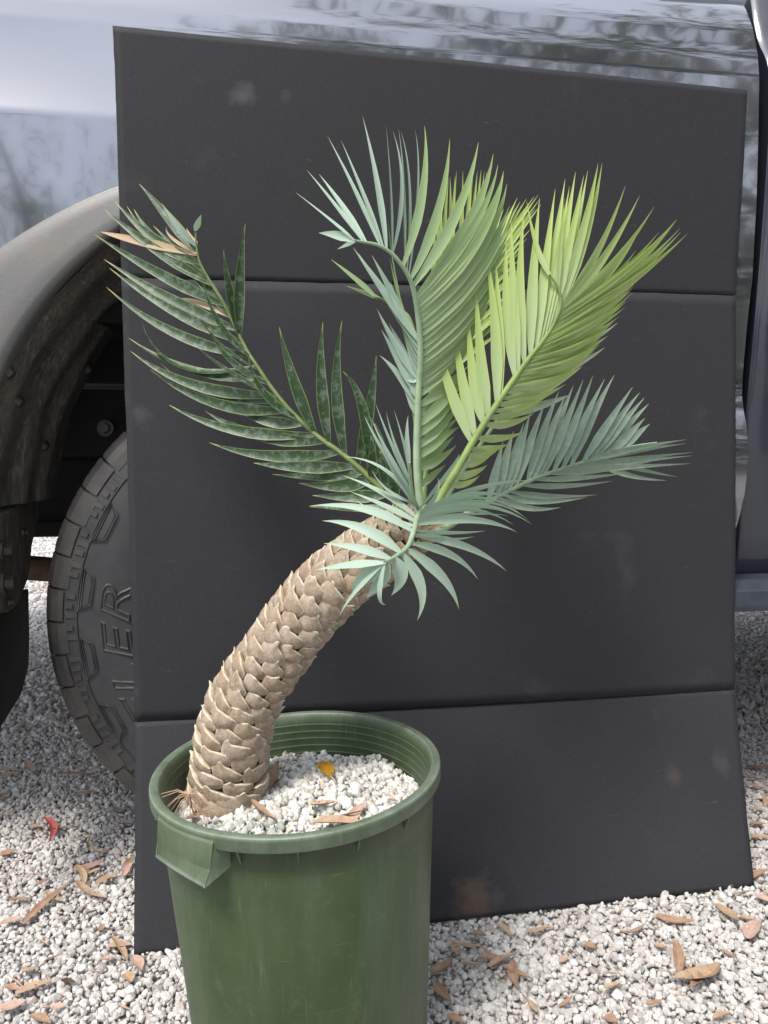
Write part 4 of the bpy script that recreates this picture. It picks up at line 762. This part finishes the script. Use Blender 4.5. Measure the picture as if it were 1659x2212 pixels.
# dry wispy weed beside the trunk foot
wb = P(*ZP(200,592), .800); weed = empty('dry_weed', P(*ZP(235,690), .830)); tag(weed, 'dry wispy brown weed tuft at the trunk foot inside the bin', 'weed')
for k in range(15):
    a = k*2.4; d = Vector((math.cos(a)*.026-.006, math.sin(a)*.012-.004, -.012-.016*random.random()+.016*(k % 3 == 0)))
    tube('stem', [wb + d*0, wb + d*.4 + Vector((0,0,.004)), wb + d*.8, wb + d*1.1 - Vector((0,0,.003))], [.0007,.0006,.0005,.0003], M['lit_brown'], weed, 5)
tube('stem', [wb, P(*ZP(205,650),.812), P(*ZP(235,705),.832)], .0008, M['lit_brown'], weed, 5)

# ------------------------------------------------------------------ gum trees behind the photographer (they show in the truck's paint)
plain('tree_bark', (.22,.18,.14), .9, 0, .2, .4, 8)
n = NT('tree_leaf'); n.base(n.mix(n.rnd(), (.05,.075,.03), (.10,.12,.05)), .6, 0, .3); M['tree_leaf'] = n.m
def tree(x, y, h, rc, seed, label, NL=5200):
    rs = np.random.default_rng(seed); e = empty('gum_tree', (x, y, 0)); tag(e, label, 'tree', 'gum trees across the drive')
    base = Vector((x, y, 0)); tips = []
    tr_pts = [base + Vector((.15*math.sin(k*1.3+seed), .15*math.cos(k*1.1), h*.62*k/6)) for k in range(7)]
    tk = tube('trunk', tr_pts, [.22-.022*k for k in range(7)], M['tree_bark'], e, 12)
    for k in range(9):
        a = k*2.4+seed; s = tr_pts[3+k % 4]; t = s + Vector((math.cos(a)*rc*.75, math.sin(a)*rc*.75, h*(.18+.035*k))); tips.append(t)
        tube('limb', [s, s.lerp(t, .5)+Vector((0,0,.2)), t], [.08,.05,.02], M['tree_bark'], tk, 8)
    cl = []
    for t in tips:
        for q in range(7): cl.append(np.array(t) + rs.normal(size=3)*np.array([.9,.9,.7])*rc*.28)
    cc = np.array(cl)[rs.integers(0, len(cl), NL)] + rs.normal(size=(NL, 3))*np.array([.34,.34,.26])
    ax = rs.normal(size=(NL, 3)); ax[:, 2] -= .8; ax /= np.linalg.norm(ax, axis=1)[:, None]; bx = np.cross(ax, rs.normal(size=(NL, 3))); bx /= np.linalg.norm(bx, axis=1)[:, None]
    l = rs.uniform(.09, .17, NL)[:, None]; w = l*.22; V = np.stack([cc-ax*l, cc+bx*w, cc+ax*l, cc-bx*w], 1).reshape(-1, 3)
    me = bpy.data.meshes.new('crown'); me.vertices.add(len(V)); me.vertices.foreach_set('co', V.ravel()); me.loops.add(len(V)); me.loops.foreach_set('vertex_index', np.arange(len(V), dtype=np.int32)); me.polygons.add(NL); me.polygons.foreach_set('loop_start', np.arange(0, len(V), 4, dtype=np.int32)); me.update(calc_edges=True)
    me.materials.append(M['tree_leaf']); o = bpy.data.objects.new('crown', me); C.objects.link(o); par(o, e)
for a in [(-6.6,-9.5,4.8,2.0,1,'gum tree with a broad crown across the drive'),(3.4,-6.0,8.0,2.5,2,'tall gum tree with a dense crown across the drive'),(6.6,-4.6,8.4,2.6,3,'tall gum tree at the far end of the drive'),(-1.6,-12.5,5.2,2.2,4,'slender sparse gum tree standing farther across the drive', 1500)]: tree(*a)

tree(4.4, -1.6, 8.6, 3.4, 12, 'big gum tree whose crown overhangs the drive')
def shrub(x, y, h, r, seed, label):  # unseen shrubs, added so the truck paint has something dark to reflect
    rs = np.random.default_rng(seed); e = empty('shrub', (x, y, 0)); tag(e, label, 'shrub', 'unseen shrubs added for the truck paint reflection')
    for k in range(6):
        a = k*1.05+seed; tube('stem', [Vector((x, y, 0)), Vector((x+math.cos(a)*r*.3, y+math.sin(a)*r*.3, h*.4)), Vector((x+math.cos(a)*r*.6, y+math.sin(a)*r*.6, h*.8))], [.04,.025,.01], M['tree_bark'], e, 6)
    NL = 4200; d = rs.normal(size=(NL, 3)); d /= np.linalg.norm(d, axis=1)[:, None]; q = rs.random(NL)[:, None]**.45; lob = 1 + .22*np.sin(d[:, :1]*5+seed)*np.sin(d[:, 1:2]*6)
    cc = np.array([x, y, h*.52]) + d*q*lob*np.array([r, r, h*.5]); cc[:, 2] = np.maximum(cc[:, 2], .05)
    ax = rs.normal(size=(NL, 3)); ax /= np.linalg.norm(ax, axis=1)[:, None]; bx = np.cross(ax, rs.normal(size=(NL, 3))); bx /= np.linalg.norm(bx, axis=1)[:, None]
    l = rs.uniform(.05, .11, NL)[:, None]; w = l*.4; V = np.stack([cc-ax*l, cc+bx*w, cc+ax*l, cc-bx*w], 1).reshape(-1, 3)
    mk('foliage', V.tolist(), [(i*4, i*4+1, i*4+2, i*4+3) for i in range(NL)], M['tree_leaf'], e, smooth=False)
for a in [(3.2,-3.6,2.6,1.3,5,'tall rounded shrub nearest the drive edge'),(5.4,-3.2,3.0,1.5,6,'wide dense shrub beside the tall rounded one'),(2.2,-7.2,1.5,1.1,7,'low shrub standing in front of the slender gum'),(-2.2,-8.6,1.0,1.1,8,'low spreading shrub across the drive'),(-5.2,-7.8,1.2,1.1,9,'round shrub at the rear end of the drive'),(8.0,-2.0,3.2,1.6,10,'bulky shrub at the front end of the drive')]: shrub(*a)

# crumbs of bark and leaf between the stones
NC = 900; q = np.column_stack([rng.uniform(-.95, 1.1, NC), rng.uniform(.75, 2.2, NC)]); vs = []; fs = []
for i, (x, y) in enumerate(q):
    a = rng.uniform(0, 6.28); l = rng.lognormal(math.log(.008), .5); w = rng.uniform(.0006, .0022); h = rng.uniform(.004, .011); dx, dy = math.cos(a)*l, math.sin(a)*l; ex, ey = -math.sin(a)*w, math.cos(a)*w; tz = rng.uniform(-.003, .003)
    b = len(vs); vs += [(x-dx, y-dy, h-tz), (x+ex, y+ey, h+.001), (x+dx, y+dy, h+tz), (x-ex, y-ey, h+.0012), (x, y, h-.001)]; fs += [(b, b+1, b+2, b+3), (b, b+4, b+1), (b+1, b+4, b+2), (b+2, b+4, b+3), (b+3, b+4, b)]
tag(mk('litter_crumbs', vs, fs, M['lit_brown'], smooth=False), 'tiny brown crumbs of bark and leaf among the gravel', 'litter', None, 'stuff')
